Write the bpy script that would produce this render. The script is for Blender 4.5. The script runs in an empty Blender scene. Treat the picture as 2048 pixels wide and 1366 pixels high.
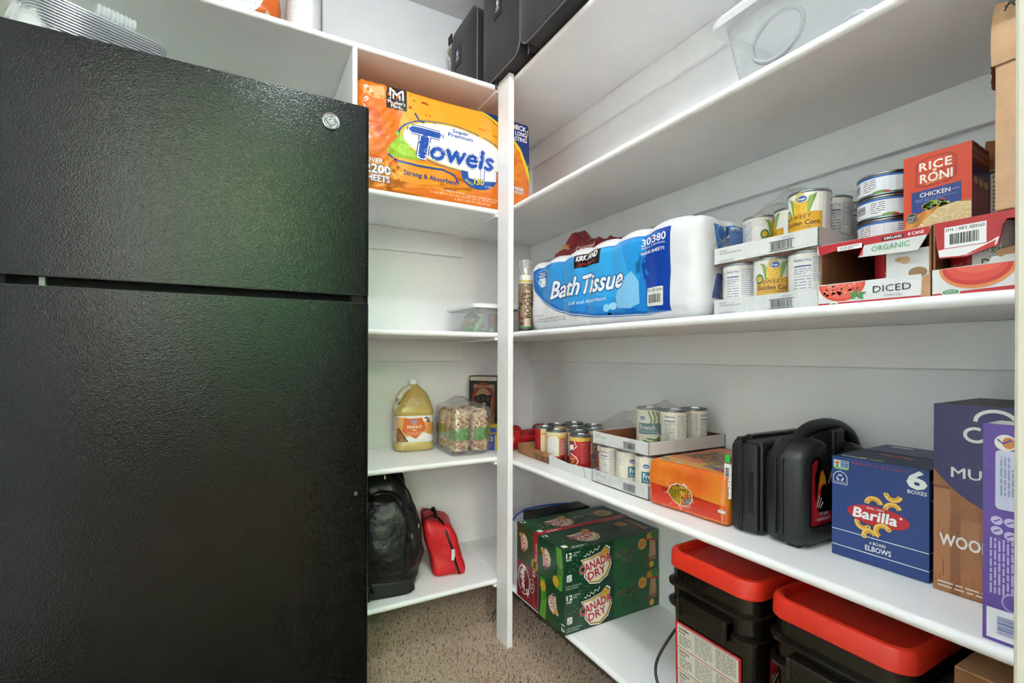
import bpy, bmesh, math, random
from mathutils import Vector, Matrix, noise
random.seed(7)
SC = bpy.context.scene
COL = SC.collection
R = math.radians
pi = math.pi
cos, sin = math.cos, math.sin

# ------------------------------------------------------------------ camera, light, exposure
cam_data = bpy.data.cameras.new('camera')
cam = bpy.data.objects.new('camera', cam_data); COL.objects.link(cam)
cam_data.sensor_fit = 'HORIZONTAL'; cam_data.sensor_width = 36.0
cam_data.lens = 36.0 * 971.445 / 2048.0
cam_data.shift_y = 29.3 / 2048.0
cam_data.clip_start = 0.02; cam_data.clip_end = 100
YAW, ROLL = 0.5087, 0.0032
cam.matrix_world = (Matrix.Translation((0, 0, 1.03)) @ Matrix.Rotation(-YAW, 4, 'Z')
                    @ Matrix.Rotation(pi / 2, 4, 'X') @ Matrix.Rotation(ROLL, 4, 'Z'))
SC.camera = cam

world = bpy.data.worlds.new('sky'); SC.world = world; world.use_nodes = True
wn = world.node_tree
bg = wn.nodes['Background']; bg.inputs[0].default_value = (0.80, 0.91, 1.0, 1); bg.inputs[1].default_value = 24.0
sun_d = bpy.data.lights.new('sun', 'SUN'); sun_d.energy = 150.0; sun_d.angle = R(1.0); sun_d.color = (1, .95, .86)
sun = bpy.data.objects.new('sun', sun_d); COL.objects.link(sun); sun.rotation_euler = (R(-48), R(14), 0)

SC.view_settings.view_transform = 'Standard'; SC.view_settings.look = 'None'
SC.view_settings.exposure = 0.24; SC.view_settings.gamma = 1.0; SC.view_settings.use_curve_mapping = False
cy = SC.cycles
cy.use_denoising = True
cy.use_adaptive_sampling = True; cy.adaptive_threshold = .025; cy.adaptive_min_samples = 16
cy.max_bounces = 7; cy.diffuse_bounces = 4; cy.glossy_bounces = 3; cy.transmission_bounces = 4
cy.transparent_max_bounces = 12; cy.sample_clamp_indirect = 15.0; cy.caustics_reflective = False; cy.caustics_refractive = False
PANTRY_LAMP, ROOM_LAMP = 23.0, 17.0

# ------------------------------------------------------------------ helpers: materials
def lin(h):
    c = [int(h[i:i + 2], 16) / 255 for i in (0, 2, 4)]
    return tuple(x / 12.92 if x <= .04045 else ((x + .055) / 1.055) ** 2.4 for x in c)

MATS = {}
def mat(key, hexc='cccccc', rough=.5, var=.06, scale=30, bump=0, bscale=150, bdist=.001, metal=0, spec=.5, coat=0, attr=False, vor=False, hex2=None, emit=0, sheen=0):
    if key in MATS: return MATS[key]
    m = bpy.data.materials.new(key); m.use_nodes = True; nt = m.node_tree; N = nt.nodes; L = nt.links
    b = N['Principled BSDF']
    b.inputs['Roughness'].default_value = rough; b.inputs['Metallic'].default_value = metal
    b.inputs['Specular IOR Level'].default_value = spec
    b.inputs['Coat Weight'].default_value = coat
    if sheen: b.inputs['Sheen Weight'].default_value = sheen
    tc = N.new('ShaderNodeTexCoord'); nz = N.new('ShaderNodeTexNoise')
    nz.inputs['Scale'].default_value = scale; nz.inputs['Detail'].default_value = 4
    L.new(tc.outputs['Object'], nz.inputs['Vector'])
    mx = N.new('ShaderNodeMix'); mx.data_type = 'RGBA'
    if attr:
        at = N.new('ShaderNodeVertexColor'); at.layer_name = 'Col'
        mx.blend_type = 'MULTIPLY'; mx.inputs[0].default_value = var
        L.new(at.outputs['Color'], mx.inputs[6]); L.new(nz.outputs['Fac'], mx.inputs[7])
    else:
        c = lin(hexc); c2 = lin(hex2) if hex2 else tuple(x * (1 - var) for x in c)
        if not hex2: c = tuple(min(1, x * (1 + var)) for x in c)
        rp = N.new('ShaderNodeMapRange'); rp.inputs[1].default_value = .35; rp.inputs[2].default_value = .65
        L.new(nz.outputs['Fac'], rp.inputs[0]); L.new(rp.outputs[0], mx.inputs[0])
        mx.inputs[6].default_value = (*c, 1); mx.inputs[7].default_value = (*c2, 1)
    L.new(mx.outputs[2], b.inputs['Base Color'])
    if emit:
        b.inputs['Emission Color'].default_value = (*lin(hexc), 1); b.inputs['Emission Strength'].default_value = emit
    if bump:
        bp = N.new('ShaderNodeBump'); bp.inputs['Strength'].default_value = bump; bp.inputs['Distance'].default_value = bdist
        if vor:
            v = N.new('ShaderNodeTexVoronoi'); v.feature = 'SMOOTH_F1'; v.inputs['Scale'].default_value = bscale
            n2 = N.new('ShaderNodeTexNoise'); n2.inputs['Scale'].default_value = bscale * .45; n2.inputs['Distortion'].default_value = 1.2
            L.new(tc.outputs['Object'], v.inputs['Vector']); L.new(tc.outputs['Object'], n2.inputs['Vector'])
            ad = N.new('ShaderNodeMath'); ad.operation = 'MULTIPLY_ADD'; ad.inputs[1].default_value = 1.6
            L.new(n2.outputs['Fac'], ad.inputs[0]); L.new(v.outputs['Distance'], ad.inputs[2]); L.new(ad.outputs[0], bp.inputs['Height'])
        else:
            n2 = N.new('ShaderNodeTexNoise'); n2.inputs['Scale'].default_value = bscale; n2.inputs['Detail'].default_value = 3
            L.new(tc.outputs['Object'], n2.inputs['Vector']); L.new(n2.outputs['Fac'], bp.inputs['Height'])
        L.new(bp.outputs[0], b.inputs['Normal'])
    MATS[key] = m
    return m

def film(key, tint='ffffff', gloss=.12, diff=.04, rough=.08, gcol='ffffff', bump=.0, bscale=40):
    """thin clear plastic: lets light through, with a reflective skin"""
    if key in MATS: return MATS[key]
    m = bpy.data.materials.new(key); m.use_nodes = True; nt = m.node_tree; N = nt.nodes; L = nt.links
    N.remove(N['Principled BSDF']); out = N['Material Output']
    tr = N.new('ShaderNodeBsdfTransparent'); tr.inputs[0].default_value = (*lin(tint), 1)
    gl = N.new('ShaderNodeBsdfGlossy'); gl.inputs[0].default_value = (*lin(gcol), 1); gl.inputs[1].default_value = rough
    df = N.new('ShaderNodeBsdfDiffuse'); df.inputs[0].default_value = (*lin(gcol), 1)
    lw = N.new('ShaderNodeLayerWeight'); lw.inputs[0].default_value = .35
    mr = N.new('ShaderNodeMapRange'); mr.inputs[3].default_value = gloss; mr.inputs[4].default_value = min(1, gloss * 4)
    L.new(lw.outputs['Facing'], mr.inputs[0])
    m1 = N.new('ShaderNodeMixShader'); m1.inputs[0].default_value = diff
    m2 = N.new('ShaderNodeMixShader')
    L.new(tr.outputs[0], m1.inputs[1]); L.new(df.outputs[0], m1.inputs[2])
    L.new(mr.outputs[0], m2.inputs[0]); L.new(m1.outputs[0], m2.inputs[1]); L.new(gl.outputs[0], m2.inputs[2])
    if bump:
        tc = N.new('ShaderNodeTexCoord'); n2 = N.new('ShaderNodeTexNoise'); n2.inputs['Scale'].default_value = bscale
        bp = N.new('ShaderNodeBump'); bp.inputs['Strength'].default_value = bump; bp.inputs['Distance'].default_value = .003
        L.new(tc.outputs['Object'], n2.inputs['Vector']); L.new(n2.outputs['Fac'], bp.inputs['Height'])
        L.new(bp.outputs[0], gl.inputs['Normal'])
    L.new(m2.outputs[0], out.inputs[0])
    MATS[key] = m
    return m

# ------------------------------------------------------------------ helpers: objects
def tag(o, label=None, cat=None, group=None, kind=None):
    if label: o['label'] = label
    if cat: o['category'] = cat
    if group: o['group'] = group
    if kind: o['kind'] = kind
    return o
def thing(name, label, cat, loc=(0, 0, 0), rz=0, group=None, rx=0, ry=0):
    o = bpy.data.objects.new(name, None); COL.objects.link(o); o.empty_display_size = .05
    o.location = loc; o.rotation_euler = (R(rx), R(ry), R(rz))
    return tag(o, label, cat, group)
def link(name, me, parent=None, loc=None, rz=None):
    o = bpy.data.objects.new(name, me); COL.objects.link(o)
    if parent: o.parent = parent
    if loc: o.location = loc
    if rz is not None: o.rotation_euler = (0, 0, R(rz))
    return o

class M:
    """collects shapes; build() links them as one mesh object"""
    def __init__(s): s.v = []; s.f = []
    def add(s, vs, fs):
        n = len(s.v); s.v += [tuple(p) for p in vs]; s.f += [tuple(i + n for i in f) for f in fs]; return s
    def box(s, x0, y0, z0, x1, y1, z1):
        v = [(x, y, z) for z in (z0, z1) for y in (y0, y1) for x in (x0, x1)]
        return s.add(v, [(0, 2, 3, 1), (4, 5, 7, 6), (0, 1, 5, 4), (2, 6, 7, 3), (0, 4, 6, 2), (1, 3, 7, 5)])
    def gbox(s, w, d, h, nx, ny, nz, x0=0, y0=0, z0=0):
        def g(o, a, b, n, m):
            vs = [(o[0] + a[0] * i / n + b[0] * j / m, o[1] + a[1] * i / n + b[1] * j / m, o[2] + a[2] * i / n + b[2] * j / m) for j in range(m + 1) for i in range(n + 1)]
            s.add(vs, [(j * (n + 1) + i, j * (n + 1) + i + 1, (j + 1) * (n + 1) + i + 1, (j + 1) * (n + 1) + i) for j in range(m) for i in range(n)])
        g((x0, y0, z0), (w, 0, 0), (0, 0, h), nx, nz); g((x0, y0 + d, z0), (w, 0, 0), (0, 0, h), nx, nz)
        g((x0, y0, z0), (0, d, 0), (0, 0, h), ny, nz); g((x0 + w, y0, z0), (0, d, 0), (0, 0, h), ny, nz)
        g((x0, y0, z0), (w, 0, 0), (0, d, 0), nx, ny); g((x0, y0, z0 + h), (w, 0, 0), (0, d, 0), nx, ny)
        return s
    def lathe(s, prof, cx=0, cy=0, seg=32, cz=0, axis='z', cap=True):
        n = len(prof); vs = []
        for k in range(seg):
            a = 2 * pi * k / seg
            for r, z in prof:
                p = (r * cos(a), r * sin(a), z)
                if axis == 'x': p = (p[2], p[0], p[1])
                if axis == 'y': p = (p[0], p[2], p[1])
                vs.append((p[0] + cx, p[1] + cy, p[2] + cz))
        fs = [(k * n + i, ((k + 1) % seg) * n + i, ((k + 1) % seg) * n + i + 1, k * n + i + 1) for k in range(seg) for i in range(n - 1)]
        if cap: fs += [tuple(k * n for k in range(seg)), tuple(k * n + n - 1 for k in range(seg))]
        return s.add(vs, fs)
    def loft(s, rings, cap=True, closed=True):
        n = len(rings[0]); vs = [p for r in rings for p in r]; fs = []
        for k in range(len(rings) - 1):
            for i in range(n if closed else n - 1):
                j = (i + 1) % n; fs.append((k * n + i, k * n + j, (k + 1) * n + j, (k + 1) * n + i))
        if cap: fs += [tuple(range(n)), tuple(range((len(rings) - 1) * n, len(rings) * n))]
        return s.add(vs, fs)
    def tube(s, pts, r, seg=8, closed=False, flat=1.0):
        pts = [Vector(p) for p in pts]; n = len(pts); rings = []; up = Vector((.13, .21, .97))
        for i, p in enumerate(pts):
            a = pts[(i - 1) % n] if (closed or i) else p; b = pts[(i + 1) % n] if (closed or i < n - 1) else p
            t = (b - a).normalized(); u = t.cross(up)
            if u.length < .05: u = t.cross(Vector((1, 0, 0)))
            u.normalize(); w = u.cross(t); rr = r[i] if isinstance(r, (list, tuple)) else r
            rings.append([p + u * rr * cos(2 * pi * k / seg) + w * rr * flat * sin(2 * pi * k / seg) for k in range(seg)])
        if closed: rings.append(rings[0])
        return s.loft(rings, cap=not closed)
    def prism(s, pts, a, b, axis='y'):
        def q(p, t): return {'y': (p[0], t, p[1]), 'x': (t, p[0], p[1]), 'z': (p[0], p[1], t)}[axis]
        return s.loft([[q(p, a) for p in pts], [q(p, b) for p in pts]])
    def sheet(s, fn, nu, nv):
        vs = [fn(i / nu, j / nv) for j in range(nv + 1) for i in range(nu + 1)]
        return s.add(vs, [(j * (nu + 1) + i, j * (nu + 1) + i + 1, (j + 1) * (nu + 1) + i + 1, (j + 1) * (nu + 1) + i) for j in range(nv) for i in range(nu)])
    def mesh(s, name, mt, smooth=None, bevel=0, seg=2, deform=None, weld=True):
        bm = bmesh.new(); vv = [bm.verts.new(p) for p in s.v]
        for f in s.f:
            try: bm.faces.new([vv[i] for i in f])
            except ValueError: pass
        if weld: bmesh.ops.remove_doubles(bm, verts=bm.verts, dist=1e-5)
        bmesh.ops.recalc_face_normals(bm, faces=bm.faces)
        if bevel:
            ed = [e for e in bm.edges if len(e.link_faces) == 2 and e.calc_face_angle(0) > .6]
            bmesh.ops.bevel(bm, geom=ed, offset=bevel, segments=seg, affect='EDGES', profile=.5, clamp_overlap=True)
        if deform:
            for v in bm.verts: v.co = deform(v.co)
        me = bpy.data.meshes.new(name); bm.to_mesh(me); bm.free()
        me.materials.append(mt)
        if smooth is not None:
            me.shade_smooth()
            if smooth < 180: me.set_sharp_from_angle(angle=R(smooth))
        return me
    def build(s, name, mt, parent=None, smooth=None, bevel=0, seg=2, deform=None, weld=True):
        return link(name, s.mesh(name, mt, smooth, bevel, seg, deform, weld), parent)

def rounder(w, d, h, r, x0=0, y0=0, z0=0):
    def f(p):
        p = Vector(p); a = p - Vector((x0, y0, z0)); e = max(0, -a.x, a.x - w, -a.y, a.y - d, -a.z, a.z - h)
        q = Vector((min(max(a.x, r), w - r), min(max(a.y, r), d - r), min(max(a.z, r), h - r)))
        v = a - q
        return p if v.length < 1e-9 else q + v.normalized() * (r + e) + Vector((x0, y0, z0))
    return f
def spath(pts, n=4):
    pts = [Vector(p) for p in pts]; out = []
    for i in range(len(pts) - 1):
        a, b, c, d = pts[max(i - 1, 0)], pts[i], pts[i + 1], pts[min(i + 2, len(pts) - 1)]
        for k in range(n):
            t = k / n; out.append(.5 * ((2 * b) + (c - a) * t + (2 * a - 5 * b + 4 * c - d) * t * t + (3 * b - a - 3 * c + d) * t ** 3))
    return out + [pts[-1]]
def rrect(x0, y0, x1, y1, r, n=5):
    out = []
    for cx, cy_, a0 in ((x1 - r, y1 - r, 0), (x0 + r, y1 - r, 90), (x0 + r, y0 + r, 180), (x1 - r, y0 + r, 270)):
        out += [(cx + r * cos(R(a0 + 90 * k / n)), cy_ + r * sin(R(a0 + 90 * k / n))) for k in range(n + 1)]
    return out

# ------------------------------------------------------------------ helpers: flat print
TXT = {}
def text_geo(t, bold=0, shear=0, sp=1):
    k = (t, bold, shear, sp)
    if k not in TXT:
        c = bpy.data.curves.new('t', 'FONT'); c.body = t; c.size = 1; c.shear = shear; c.resolution_u = 2; c.space_character = sp
        o = bpy.data.objects.new('t', c); me = o.to_mesh()
        vs = [(v.co.x, v.co.y) for v in me.vertices]; fs = [tuple(p.vertices) for p in me.polygons]
        o.to_mesh_clear(); bpy.data.objects.remove(o); bpy.data.curves.remove(c)
        TXT[k] = (vs, fs)
    return TXT[k]

class Pr:
    """flat print on one face: shapes in metres (u right, v up), stacked in thin layers"""
    def __init__(s): s.it = []
    def poly(s, pts, c, l=1): s.it.append((list(pts), [tuple(range(len(pts)))], c, l)); return s
    def rect(s, x0, y0, x1, y1, c, l=1): return s.poly([(x0, y0), (x1, y0), (x1, y1), (x0, y1)], c, l)
    def rr(s, x0, y0, x1, y1, r, c, l=1): return s.poly(rrect(x0, y0, x1, y1, r, 4), c, l)
    def ell(s, cx, cy_, rx, ry, c, l=1, n=28, rot=0, a0=0, a1=360):
        ps = []
        for k in range(n + (a1 - a0 < 360)):
            a = R(a0 + (a1 - a0) * k / n); x, y = rx * cos(a), ry * sin(a); ps.append((cx + x * cos(R(rot)) - y * sin(R(rot)), cy_ + x * sin(R(rot)) + y * cos(R(rot))))
        return s.poly(ps, c, l)
    def line(s, pts, w, c, l=2):
        up, dn = [], []
        for i, p in enumerate(pts):
            a = pts[max(i - 1, 0)]; b = pts[min(i + 1, len(pts) - 1)]; dx, dy = b[0] - a[0], b[1] - a[1]; n = math.hypot(dx, dy) or 1
            up.append((p[0] - dy / n * w / 2, p[1] + dx / n * w / 2)); dn.append((p[0] + dy / n * w / 2, p[1] - dx / n * w / 2))
        n = len(pts); s.it.append((up + dn, [(i, i + 1, n + i + 1, n + i) for i in range(n - 1)], c, l)); return s
    def t(s, txt, x, y, w, h, c, l=3, bold=.012, shear=0, rot=0, al='L', sp=1, out=None, ow=.05):
        vs, fs = text_geo(txt, 0, shear, sp)
        if not vs: return s
        xs = [p[0] for p in vs]; ref = text_geo('H', 0, 0)[0]; hh = max(p[1] for p in ref)
        sy = h / hh; nw = (max(xs) - min(xs)); sx = w / nw if w else sy; x0 = min(xs)
        off = 0 if al == 'L' else (-nw * sx / 2 if al == 'C' else -nw * sx)
        cr, sr = cos(R(rot)), sin(R(rot))
        def tr(p):
            a, b = (p[0] - x0) * sx + off, p[1] * sy; return (x + a * cr - b * sr, y + a * sr + b * cr)
        def ringed(rad, n, col, lay):
            ds = [(0, 0)] + [(rad * cos(2 * pi * k / n), rad * sin(2 * pi * k / n)) for k in range(n)]
            for k, (dx, dy) in enumerate(ds): s.it.append(([tr((p[0] + dx, p[1] + dy)) for p in vs], fs, col, lay + .14 * k))
        if out: ringed((bold + ow) * .75, 8, out, l - 1.5)
        if bold > .016: ringed(bold * .75, 4, c, l)
        else: s.it.append(([tr(p) for p in vs], fs, c, l))
        return s
    def bars(s, x0, y0, x1, y1, c='111111', l=3, n=24, bgc='f4f4f2', pad=.12, vert=True):
        w, h = x1 - x0, y1 - y0
        if bgc: s.rect(x0, y0, x1, y1, bgc, l - 1)
        px, py = (w * pad * .5, h * pad) ; rng = random.Random(n + int(w * 1e4))
        a = x0 + px if vert else y0 + py; e = x1 - px if vert else y1 - py; st = (e - a) / (n * 1.75)
        while a < e - st:
            k = rng.choice((.6, .6, 1.2, 1.7)) * st
            if vert: s.rect(a, y0 + py, min(a + k, e), y1 - py, c, l)
            else: s.rect(x0 + px, a, x1 - px, min(a + k, e), c, l)
            a += k + rng.choice((.6, .9, 1.3)) * st
        return s
    def fine(s, x0, y0, x1, y1, rows, c, l=2, fill=.5, vert=False):
        """rows of print too small to read"""
        rng = random.Random(int((x0 + y1) * 1e5) + rows)
        for k in range(rows):
            if vert:
                a = y0; st = (x1 - x0) / rows; b0 = x0 + st * (k + .25); b1 = b0 + st * fill; e = y1 if k < rows - 1 else y0 + (y1 - y0) * .7
            else:
                a = x0; st = (y1 - y0) / rows; b0 = y1 - st * (k + .75); b1 = b0 + st * fill; e = x1 if k < rows - 1 else x0 + (x1 - x0) * .7
            while a < e:
                g = st * rng.uniform(1.2, 4)
                q = min(a + g, e)
                s.rect(a, b0, q, b1, c, l) if not vert else s.rect(b0, a, b1, q, c, l)
                a = q + st * .5
        return s
    def build(s, name, parent, fr, mt=None, deform=None, cut=None, LH=.00022):
        return link(name, s.mesh(name, fr, mt, deform, cut, LH), parent)
    def mesh(s, name, fr, mt=None, deform=None, cut=None, LH=.00022):
        mt = mt or PRINT; vs, fs, ci, pal = [], [], [], []
        for v, f, c, l in s.it:
            if c not in pal: pal.append(c)
            k = pal.index(c); n = len(vs); vs += [(p[0], p[1], l * LH) for p in v]; fs += [tuple(i + n for i in q) for q in f]; ci += [k] * len(f)
        if cut:
            bm = bmesh.new(); vv = [bm.verts.new(p) for p in vs]; lay = bm.faces.layers.int.new('ci')
            for f, k in zip(fs, ci):
                try: bm.faces.new([vv[i] for i in f])[lay] = k
                except ValueError: pass
            bmesh.ops.triangulate(bm, faces=bm.faces, ngon_method='EAR_CLIP')
            for ax in (0, 1):
                if not cut[ax]: continue
                lo = min(p[ax] for p in vs); hi = max(p[ax] for p in vs); q = math.floor(lo / cut[ax]) * cut[ax]
                while q < hi:
                    no = (1, 0, 0) if ax == 0 else (0, 1, 0); co = (q, 0, 0) if ax == 0 else (0, q, 0)
                    bmesh.ops.bisect_plane(bm, geom=bm.verts[:] + bm.edges[:] + bm.faces[:], dist=1e-7, plane_co=co, plane_no=no)
                    q += cut[ax]
            bm.verts.index_update(); vs = [tuple(v.co) for v in bm.verts]; fs = [tuple(v.index for v in f.verts) for f in bm.faces]; ci = [f[lay] for f in bm.faces]
            bm.free()
        w = [Vector(fr(*p)) for p in vs]
        nrm = None
        if deform:
            e = .002
            base = [deform(p) for p in w]; pu = [deform(Vector(fr(p[0] + e, p[1], p[2]))) for p in vs]; pv = [deform(Vector(fr(p[0], p[1] + e, p[2]))) for p in vs]
            nrm = [((a - b).cross(c - b)).normalized() for a, b, c in zip(pu, base, pv)]
            fl = Vector(fr(0, 0, 1)) - Vector(fr(0, 0, 0)); nrm = [n if n.dot(fl) > 0 else -n for n in nrm]; w = base
            fs = [f if (w[f[1]] - w[f[0]]).cross(w[f[2]] - w[f[0]]).dot(nrm[f[0]]) >= 0 else tuple(reversed(f)) for f in fs]
        me = bpy.data.meshes.new(name); me.from_pydata(w, [], fs); me.materials.append(mt)
        at = me.color_attributes.new('Col', 'FLOAT_COLOR', 'CORNER'); lp = [lin(c) for c in pal]; buf = []
        for p, k in zip(me.polygons, ci): buf += [*lp[k], 1.0] * p.loop_total
        at.data.foreach_set('color', buf)
        if nrm:
            me.shade_smooth(); me.normals_split_custom_set_from_vertices(nrm)
        return me
def fr_front(y=0): return lambda u, v, h: (u, y - h, v)
def fr_right(w): return lambda u, v, h: (w + h, u, v)
def fr_left(d): return lambda u, v, h: (-h, d - u, v)
def fr_top(z): return lambda u, v, h: (u, v, z + h)
def fr_cyl(r, z0=0): return lambda u, v, h: ((r + h) * sin(u / r), -(r + h) * cos(u / r), z0 + v)

PRINT = mat('print_card', attr=True, rough=.42, var=.10, scale=25)
GPRINT = mat('print_gloss', attr=True, rough=.22, var=.10, scale=25, bump=.25, bscale=35, bdist=.004)
LPRINT = mat('print_label', attr=True, rough=.38, var=.08, scale=40)
PAINT = mat("shelf_paint", "f6f6f6", .36, var=.02, scale=8, bump=.12, bscale=90, bdist=.0012)
WALL = mat("wall_paint", "f2f2f3", .42, var=.02, scale=5, bump=.10, bscale=110, bdist=.0015)
KRAFT = mat('kraft_board', 'b58a63', .8, var=.10, scale=60)
KRAFT2 = mat('kraft_inside', '8a5a38', .85, var=.10, scale=60)
WHITEB = mat('white_board', 'd6d6d4', .6, var=.03, scale=40)
CLEAR = film('clear_film', 'fdfdfd', .10, .05, .10, bump=.6, bscale=60)
STEEL = mat('can_steel', '9aa0a4', .28, metal=1, var=.1, scale=50)
BLACKP = mat('black_plastic', '1d1e1f', .42, var=.1, scale=60, bump=.12, bscale=500, bdist=.0004)

# ------------------------------------------------------------------ the setting
XW, YW, ZC = 1.204, 1.963, 2.498
XF, YF = .838, 1.576
SH = {0: 2.0024, 1: 1.5482, 2: 1.0974, 3: .6432, 4: .1959}
TH = .019
def st(name, m, mt, **k): return tag(m.build(name, mt, **k), kind='structure')
CARPET = mat('carpet_base', '8d7c68', .95, var=.2, scale=150, bump=.6, bscale=300, bdist=.004)
st('floor', M().box(-.9, .03, -.05, 1.3, 2.05, 0), CARPET)
st('wall_back', M().box(-.9, YW, 0, 1.3, YW + .1, ZC), WALL)
st('wall_right', M().box(XW, .03, 0, XW + .1, YW, ZC), WALL)
st('wall_left', M().box(-.9, .03, 0, -.8, YW, ZC), WALL)
st('ceiling', M().box(-.9, .03, ZC, 1.3, 2.06, ZC + .1), mat('ceiling_texture', 'dcdcdc', .9, var=.03, bump=.7, bscale=45, bdist=.006))
DL, DR, DH = -.70, .5805, 2.2
st('wall_front', M().box(-.8, .03, 0, DL - .02, .15, ZC).box(DR + .02, .03, 0, XW, .15, ZC).box(DL - .02, .03, DH, DR + .02, .15, ZC), WALL)
JAMB = mat('jamb_paint', 'c2beb0', .4, var=.02, scale=8)
st('trim_1', M().box(DR, .018, 0, DR + .02, .155, DH).box(DR + .031, .15, 0, DR + .09, .163, DH + .06), JAMB, bevel=.003)
st('trim_2', M().box(DL - .02, .018, 0, DL, .155, DH).box(DL - .08, .15, 0, DL - .012, .163, DH + .06), JAMB, bevel=.003)
# carpet pile
m = M(); rng = random.Random(3)
for i in range(44000):
    x = rng.uniform(.28, 1.02); y = rng.uniform(.62, 1.95)
    if x > .98 and y < .9: continue
    a = rng.uniform(0, 2 * pi); t = rng.uniform(0, .006); b = rng.uniform(0, 2 * pi); h = rng.uniform(.007, .013); r = .0016
    p = [(x + r * cos(a + k * 2.094), y + r * sin(a + k * 2.094), 0) for k in range(3)]
    q = [(x + t * cos(b) + r * .8 * cos(a + k * 2.094 + .6), y + t * sin(b) + r * .8 * sin(a + k * 2.094 + .6), h) for k in range(3)]
    m.add(p + q, [(0, 1, 4, 3), (1, 2, 5, 4), (2, 0, 3, 5), (3, 4, 5)])
PILE = mat('carpet_pile_yarn', 'ead2bb', .95, scale=260, hex2='ac947e', sheen=.3)
me = bpy.data.meshes.new('carpet_pile'); me.from_pydata(m.v, [], m.f); me.materials.append(PILE)
tag(link('carpet_pile', me), 'mottled beige looped carpet pile on the pantry floor', 'carpet', kind='stuff')

# the room behind the camera: lit by a big window onto a garden, mirrored in the fridge doors
RW = mat('room_wall_paint', 'dcdcda', .6, var=.02, scale=6)
RZ = 4.6
st('floor_room', M().box(-4, -4.2, -.05, 4, .03, -.005), mat('room_floor_wood', '7a5232', .4, var=.2, scale=9))
st('ceiling_room', M().box(-4.1, -4.3, RZ, 4.1, .15, RZ + .1), RW)
st('wall_room_left', M().box(-4.1, -4.2, 0, -4, .03, RZ), RW)
for nm, x in (('wall_room_right', 4.0),):
    st(nm, M().box(x, -4.2, 0, x + .1, .03, .7).box(x, -4.2, 4.2, x + .1, .03, RZ).box(x, -4.2, .7, x + .1, -3.8, 4.2).box(x, -2.6 if x < 0 else -.4, .7, x + .1, .03, 4.2), RW)
    wm = M()
    for y in (-3.8, -3.2 if x < 0 else -2.13, -2.66 if x < 0 else -.46): wm.box(x + .02, y, .7, x + .08, y + .06, 4.2)
    for z in (.7, 2.42, 4.14): wm.box(x + .02, -3.8, z, x + .08, -2.6 if x < 0 else -.4, z + .06)
    st('added_side_window', wm, mat('window_frame', 'eeeeec', .4))  # side window added so more daylight fills the room and the doorway
st('wall_room_door', M().box(-4, .03, 0, -.9, .15, RZ).box(1.3, .03, 0, 4, .15, RZ).box(-.9, .03, ZC, 1.3, .15, RZ), RW)
WX0, WX1, WZ0, WZ1 = -3.0, 2.6, .95, 4.2
RG = mat('room_far_wall', '8f8f8c', .7)
st('wall_room_window', M().box(-4, -4.3, 0, WX0, -4.2, RZ).box(WX1, -4.3, 0, 4, -4.2, RZ).box(WX0, -4.3, 0, WX1, -4.2, WZ0).box(WX0, -4.3, WZ1, WX1, -4.2, RZ), RG)
wf = M()
for x in (WX0, -1.13, .7 - .03, WX1 - .06): wf.box(x, -4.29, WZ0, x + .06, -4.2, WZ1)
for z in (WZ0, 2.6, WZ1 - .06): wf.box(WX0, -4.29, z, WX1, -4.2, z + .06)
win = st('window_1', wf, mat('window_frame', 'eeeeec', .4), bevel=.004)
for a, b in ((WX0 + .06, -1.13), (-1.07, .67), (.73, WX1 - .06)):
    for c, e in ((WZ0 + .06, 2.6), (2.66, WZ1 - .06)):
        M().box(a, -4.25, c, b, -4.246, e).build('pane', film('window_glass', 'f6faf8', .04, 0, .02), win)
LAWN = mat('lawn', '5c8a3c', .9, var=.25, scale=6)
st('ground', M().box(-14, -16, -.3, 14, -4.3, -.2), LAWN)
st('added_tint_wall', M().box(-9, -9.2, -.2, -.9, -8.6, 6.5), mat('tint_wall_grey', '767072', .9, var=.15, scale=5))  # unseen wall added outside to offset the green light off the hedge
m = M(); rng = random.Random(11)
for i in range(11000):
    k = rng.random(); cx = rng.uniform(-1.0, 7); cz = rng.uniform(0, 6.6 + .7 * sin(cx * 1.7)); cy_ = -8.2 + rng.uniform(-.9, .9) - .35 * cz * 0
    a = Vector((rng.gauss(0, 1), rng.gauss(0, 1), rng.gauss(0, 1))).normalized(); b = a.orthogonal().normalized(); c = a.cross(b); r = rng.uniform(.10, .22)
    p = Vector((cx, cy_, cz))
    m.add([p + b * r, p + c * r * .5, p - b * r, p - c * r * .5], [(0, 1, 2, 3)])
tag(m.build('garden_hedge', mat('leaves', '3aa828', .6, scale=2, hex2='126018'), weld=False), 'tall green garden hedge outside the far window, mirrored in the fridge', 'hedge', kind='stuff')

def ceiling_lamp(label, x, y, z, r, power, color):
    t = thing('ceiling_lamp', label, 'lamp', (x, y, z))
    M().lathe([(0, 0), (r, 0), (r, -.018), (0, -.018)], seg=40, cap=False).build('base', mat('lamp_base', 'e8e8e6', .4), t, smooth=40)
    M().tube([(0, 0, -.018), (0, 0, -.10)], .006, 10).build('rod', mat('lamp_base', 'e8e8e6', .4), t)
    M().lathe([(.012, -.09), (.022, -.095), (.022, -.11), (.012, -.112)], seg=24).build('socket', mat('lamp_base', 'e8e8e6', .4), t, smooth=40)
    d = bpy.data.lights.new('bulb', 'POINT'); d.shadow_soft_size = .055; d.energy = power; d.color = color
    o = bpy.data.objects.new('bulb', d); COL.objects.link(o); o.parent = t; o.location = (0, 0, -.17)
ceiling_lamp('white ceiling lamp on a short rod above the pantry floor', .25, .55, ZC, .15, PANTRY_LAMP, (.87, .94, 1))
t = thing('pendant_lamp', 'warm pendant lamp hanging in the room outside the pantry', 'lamp', (.15, -1.0, RZ))
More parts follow.
